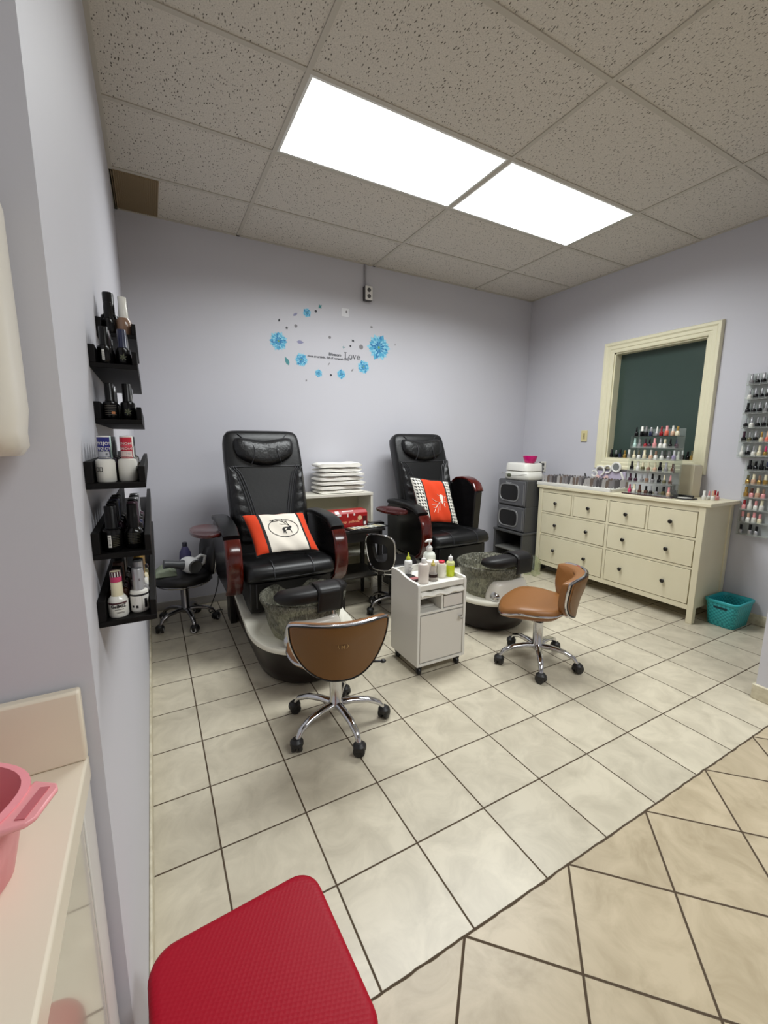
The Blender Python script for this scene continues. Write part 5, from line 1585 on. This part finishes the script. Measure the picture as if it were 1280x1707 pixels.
# ------------------------------------------------------------------ red stool at the bottom of the photo
REDP = M('red_plastic', (158, 4, 32), 0.45, spec=0.25)
def dimple():
    m = M('red_dimpled_plastic', (158, 4, 32), 0.5, spec=0.22)
    nt = m.node_tree; b = nt.nodes['Principled BSDF']
    tc = node(nt, 'ShaderNodeTexCoord'); mp = node(nt, 'ShaderNodeMapping'); mp.inputs['Scale'].default_value = (110, 150, 1); mp.inputs['Rotation'].default_value = (0, 0, .5)
    nt.links.new(tc.outputs['Object'], mp.inputs[0])
    v = node(nt, 'ShaderNodeTexVoronoi'); v.voronoi_dimensions = '2D'; v.inputs['Scale'].default_value = 1; v.inputs['Randomness'].default_value = .15
    nt.links.new(mp.outputs[0], v.inputs['Vector'])
    bp = node(nt, 'ShaderNodeBump'); bp.inputs['Strength'].default_value = .35; bp.inputs['Distance'].default_value = .0015
    nt.links.new(v.outputs['Distance'], bp.inputs['Height']); nt.links.new(bp.outputs['Normal'], b.inputs['Normal'])
    return m
t = thing('plastic_stool', 'red plastic stool with a dimpled square seat at the bottom edge of the photo', 'stool', (.196, .630, 0), radians(3))
def rsq(h, z, c): 
    pts = []
    for k in range(4):
        cx, cy = (h - c) * (1, -1, -1, 1)[k], (h - c) * (1, 1, -1, -1)[k]
        for j in range(9):
            a = pi / 2 * k + pi / 2 * j / 8
            pts.append((cx + c * cos(a), cy + c * sin(a), z))
    return pts
HS = .165
g = G(); g.loft([rsq(HS - .004, .405, .05), rsq(HS, .41, .05), rsq(HS, .438, .05), rsq(HS - .003, .446, .047), rsq(HS - .010, .45, .042), rsq(HS - .02, .4505, .036), rsq(.01, .4505, .005)])
g.obj('seat', dimple(), t, sharp=50)
for sx, sy in ((1, 1), (-1, 1), (-1, -1), (1, -1)):
    g = G()
    def lq(w, x, y, z): return [(x - w, y - w, z), (x + w, y - w, z), (x + w, y + w, z), (x - w, y + w, z)]
    a = (HS - .045)
    g.loft([lq(.018, sx * (a + .03), sy * (a + .03), 0), lq(.022, sx * a, sy * a, .408)])
    g.obj('leg', REDP, t, bevel=.004)
g = G(); q = HS - .035
for s in (-1, 1):
    g.box(-q, q, s * q - .006, s * q + .006, .17, .20); g.box(s * q - .006, s * q + .006, -q, q, .17, .20)
g.obj('stretcher', REDP, t, smooth=False)

# ------------------------------------------------------------------ teal basket
TEAL = M('teal_plastic', (48, 170, 176), 0.4)
t = thing('basket', 'teal woven plastic basket on the floor beside the dresser', 'basket', (3.978, 1.482, 0), radians(0))
def bw(hx, hy, z, c=.04):
    pts = []
    for k in range(4):
        cx, cy = (hx - c) * (1, -1, -1, 1)[k], (hy - c) * (1, 1, -1, -1)[k]
        for j in range(7):
            a = pi / 2 * k + pi / 2 * j / 6
            pts.append((cx + c * cos(a), cy + c * sin(a), z))
    return pts
hx, hy, hz = .148, .112, .205
def weave():
    m = M('teal_weave', (34, 150, 158), 0.42)
    nt = m.node_tree; b = nt.nodes['Principled BSDF']
    tc = node(nt, 'ShaderNodeTexCoord'); mp = node(nt, 'ShaderNodeMapping'); mp.inputs['Scale'].default_value = (70, 70, 70)
    nt.links.new(tc.outputs['Object'], mp.inputs[0])
    ch = node(nt, 'ShaderNodeTexChecker'); ch.inputs['Scale'].default_value = 1.0
    ch.inputs[1].default_value = rgb((58, 180, 186)); ch.inputs[2].default_value = rgb((34, 144, 150))
    nt.links.new(mp.outputs[0], ch.inputs['Vector']); nt.links.new(ch.outputs['Color'], b.inputs['Base Color'])
    bp = node(nt, 'ShaderNodeBump'); bp.inputs['Strength'].default_value = .6; bp.inputs['Distance'].default_value = .002
    nt.links.new(ch.outputs['Fac'], bp.inputs['Height']); nt.links.new(bp.outputs['Normal'], b.inputs['Normal'])
    return m
g = G(); g.loft([bw(hx - .025, hy - .025, 0), bw(hx - .022, hy - .022, .003), bw(hx - .004, hy - .004, hz - .02), bw(hx - .012, hy - .012, hz - .02), bw(hx - .028, hy - .028, .008), bw(.02, .02, .007, .01)])
b = g.obj('body', weave(), t, sharp=50)
g = G(); g.loft([bw(hx - .006, hy - .006, hz - .026), bw(hx, hy, hz - .022), bw(hx + .003, hy + .003, hz - .004), bw(hx, hy, hz), bw(hx - .010, hy - .010, hz), bw(hx - .014, hy - .014, hz - .022)], cap=False)
g.obj('rim', TEAL, t, sharp=50)
for s in (-1,):
    g = G()
    xw = -(hx - .004 - .0055)
    pts = [(math.copysign(.034, cos(a)) + .012 * cos(a), hz - .052 + .011 * sin(a)) for a in [2 * pi * j / 24 for j in range(24)]]
    g.prism(pts, 'x', xw - .003, xw + .001); g.obj('handle_slot', M('teal_dark', (8, 52, 58), 0.7), b, smooth=False)

# ------------------------------------------------------------------ stickers on the back wall
PET = [M('petal_pale', (140, 204, 226), 0.6), M('petal_mid', (80, 168, 206), 0.6), M('petal_deep', (38, 122, 178), 0.6), M('petal_core', (110, 160, 90), 0.6)]
FL = [(1.142, 2.248, .08, 'large blue flower sticker at the left end of the ring'), (2.123, 2.297, .122, 'largest blue flower sticker, at the right end of the ring'),
      (1.342, 2.111, .06, 'blue flower sticker left of the small line of writing'), (1.958, 2.102, .064, 'blue flower sticker below the word Love, on the right'),
      (1.725, 2.017, .045, 'small blue flower sticker at the bottom of the ring, right of middle'), (1.502, 2.008, .037, 'small blue flower sticker at the bottom of the ring, left of middle'), (1.405, 2.515, .040, 'small blue flower sticker at the top of the ring')]
YS = YW - .0006
for n, (x, z, r, lab) in enumerate(FL):
    g = G()
    lay = 0
    for (k, rr_, w, mi, off) in ((16, 1.0, .26, 0, 0), (16, .86, .22, 1, .5), (14, .68, .22, 0, .2), (12, .5, .22, 2, .6), (9, .32, .24, 1, .1)):
        for j in range(k):
            a = 2 * pi * (j + off) / k
            R = r * rr_ * (1 + .08 * sin(j * 2.4 + n))
            c, s = cos(a), sin(a)
            yy = -.0004 * (lay + 1) - .00008 * (j % 3)
            pts = [(0, 0), (R * .45, R * w * .5), (R * .75, R * w * .62), (R, 0), (R * .75, -R * w * .62), (R * .45, -R * w * .5)]
            g.add([(p[0] * c - p[1] * s, yy, p[0] * s + p[1] * c) for p in pts], [(0, 1, 2, 3, 4, 5)], mi if (j + n) % 4 else min(2, mi + 1))
        lay += 1
    g.add([(r * .10 * cos(a), -.0026, r * .10 * sin(a)) for a in [2 * pi * j / 12 for j in range(12)]], [tuple(range(12))], 3)
    o = g.obj('flower_sticker', PET, None, smooth=False); o.location = (x, YS, z)
    tag(o, lab, 'wall sticker', 'blue flower stickers')
DK = M('sticker_dark', (52, 54, 62), 0.6); GRY = M('sticker_grey', (128, 126, 130), 0.6); TEL = M('sticker_teal', (70, 140, 146), 0.6); LIL = M('sticker_lilac', (140, 140, 172), 0.6)
def sticker(name, shapes, mat, x, z, lab, cat='wall sticker', group='small stickers of the ring'):
    g = G()
    for i, pts in enumerate(shapes):
        g.add([(p[0], -.0004 * (i + 1), p[1]) for p in pts], [tuple(range(len(pts)))])
    o = g.obj(name, mat, None, smooth=False); o.location = (x, YS, z); tag(o, lab, cat, group)
circ = lambda r, ax=1.0, cx=0, cz=0, rot=0: [(cx + (r * ax * cos(a)) * cos(rot) - r * sin(a) * sin(rot), cz + (r * ax * cos(a)) * sin(rot) + r * sin(a) * cos(rot)) for a in [2 * pi * k / 18 for k in range(18)]]
leaf = lambda L, w, rot: [(x * cos(rot) - y * sin(rot), x * sin(rot) + y * cos(rot)) for x, y in [(-L, 0), (-.4 * L, w), (.2 * L, w), (L, 0), (.2 * L, -w), (-.4 * L, -w)]]
star = [((.014 if k % 2 == 0 else .007) * sin(pi * k / 5), (.014 if k % 2 == 0 else .007) * cos(pi * k / 5)) for k in range(10)]
wing = lambda k, rot: [leaf(.016 * k, .006 * k, rot + .7), leaf(.014 * k, .005 * k, rot + 2.0)]
sticker('seed_sticker', [leaf(.014, .008, 1.1)], DK, 1.154, 2.421, 'dark seed sticker, highest above the large left flower')
sticker('star_sticker', [star], DK, 1.218, 2.365, 'dark star sticker above the large left flower')
sticker('dot_sticker', [circ(.014)], GRY, 1.300, 2.392, 'grey dot sticker right of the dark star')
sticker('dot_sticker', [circ(.011)], DK, 1.487, 2.539, 'dark dot sticker beside the small top flower')
sticker('dot_sticker', [circ(.013)], GRY, 1.616, 2.333, 'grey dot sticker alone in the middle of the ring')
sticker('dot_sticker', [circ(.022)], GRY, 1.933, 2.282, 'largest grey dot sticker, left of the largest flower')
sticker('dot_sticker', [circ(.009)], DK, 1.821, 2.279, 'small dark dot sticker above the word Love')
sticker('dot_sticker', [circ(.010)], DK, 1.622, 2.001, 'dark dot sticker between the two small bottom flowers')
sticker('dot_sticker', [circ(.009, 1.5)], GRY, 2.043, 2.475, 'small grey dot sticker above the largest flower')
sticker('leaf_sticker', [leaf(.012, .004, 1.3)], GRY, 2.306, 2.343, 'thin grey leaf sticker right of the largest flower')
sticker('leaf_sticker', [leaf(.026, .010, .6)], LIL, 1.298, 2.487, 'lilac leaf sticker left of the small top flower')
sticker('leaf_sticker', [leaf(.034, .014, 0)], LIL, 1.336, 2.261, 'lilac petal sticker right of the large left flower')
sticker('leaf_sticker', [leaf(.040, .016, 2.0)], TEL, 1.212, 2.089, 'teal leaf sticker below the large left flower')
sticker('leaf_sticker', [leaf(.018, .006, .9)], GRY, 1.840, 2.063, 'grey leaf sticker between the two right lower flowers')
sticker('butterfly_sticker', wing(1.5, .1), TEL, 1.528, 2.584, 'teal butterfly sticker at the top of the ring')
sticker('butterfly_sticker', wing(1.1, 1.8), DK, 1.848, 2.329, 'dark butterfly sticker above the largest grey dot')
sticker('dragonfly_sticker', [leaf(.022, .003, 0), leaf(.016, .003, 1.57)], TEL, 1.752, 2.261, 'teal dragonfly sticker just left of the word Love')
sticker('butterfly_sticker', wing(.8, .4), GRY, 1.383, 1.937, 'small grey butterfly sticker, lowest of the ring')
sticker('leaf_sticker', [leaf(.020, .004, 1.0)], GRY, 1.604, 2.099, 'grey sprig sticker below the line of writing')
sticker('bird_sticker', [leaf(.014, .006, .5), leaf(.010, .005, 2.4)], DK, 1.826, 2.164, 'small dark bird sticker at the end of the writing')
g = G(); g.box(-.036, .036, -.0006, 0, -.036, .036); g.add([(.012 + .010 * cos(a), -.0010, .006 + .012 * sin(a)) for a in [2 * pi * k / 12 for k in range(12)]], [tuple(range(12))], 1)
o = g.obj('square_sticker', [M('sticker_white', (224, 224, 228), 0.5), GRY], None, smooth=False); o.location = (1.773, YW, 2.569); tag(o, 'pale square sticker with a grey mark at the top right of the ring', 'wall sticker', 'small stickers of the ring')
t = thing('text_sticker', 'black sticker lettering with the large word Love inside the flower ring', 'wall sticker', (1.60, YW - .0005, 2.16))
def wtext(body, size, x, z, name, **kw):
    g = G(); vs, fs = text_geo(body, size, .0003, **kw); g.add(vs, fs, mat=frame_mat((x - 1.60, -.0004, z - 2.16), (1, 0, 0), (0, 0, 1))); g.obj(name, DK, t, smooth=False)
def serif_word():
    """the large word drawn with thick and thin strokes and serifs; letter height .058"""
    g = G()
    def poly(p): g.add([(x, -.0008, z) for x, z in p], [tuple(range(len(p)))])
    def bar(x0, x1, z0, z1): poly([(x0, z0), (x1, z0), (x1, z1), (x0, z1)])
    def ring(cx, cz, ax, az, tx, tz, a0, a1, n=28):
        vs = []
        for k in range(n + 1):
            a = a0 + (a1 - a0) * k / n
            vs += [(cx + ax * cos(a), -.0008, cz + az * sin(a)), (cx + (ax - tx) * cos(a), -.0008, cz + (az - tz) * sin(a))]
        g.add(vs, [(2 * k, 2 * k + 2, 2 * k + 3, 2 * k + 1) for k in range(n)])
    bar(.008, .017, 0, .058); bar(0, .025, .054, .058); bar(0, .042, 0, .004); poly([(.036, .004), (.042, .004), (.044, .018), (.041, .018)])
    ring(.064, .020, .0185, .0205, .007, .0035, 0, 2 * pi)
    poly([(.088, .040), (.096, .040), (.108, .010), (.106, 0), (.104, 0)]); poly([(.104, 0), (.107, 0), (.121, .040), (.117, .040)])
    bar(.084, .101, .0375, .040); bar(.112, .126, .0375, .040)
    ring(.148, .020, .0175, .0205, .007, .0035, .0, 5.6); bar(.134, .1655, .019, .0225)
    return g
g0 = serif_word()
g = G(); g.add([(x + 1.757 - 1.60, y, z + 2.160 - 2.16) for x, y, z in g0.v], g0.f); g.obj('large_word', DK, t, smooth=False)
wtext('Blossom', .036, 1.664, 2.186, 'small_word', shear=.1, bold=.0012)
wtext('once an artistic, full of romantic love', .0272, 1.60, 2.152, 'line_of_text', shear=.25, bold=.0007)
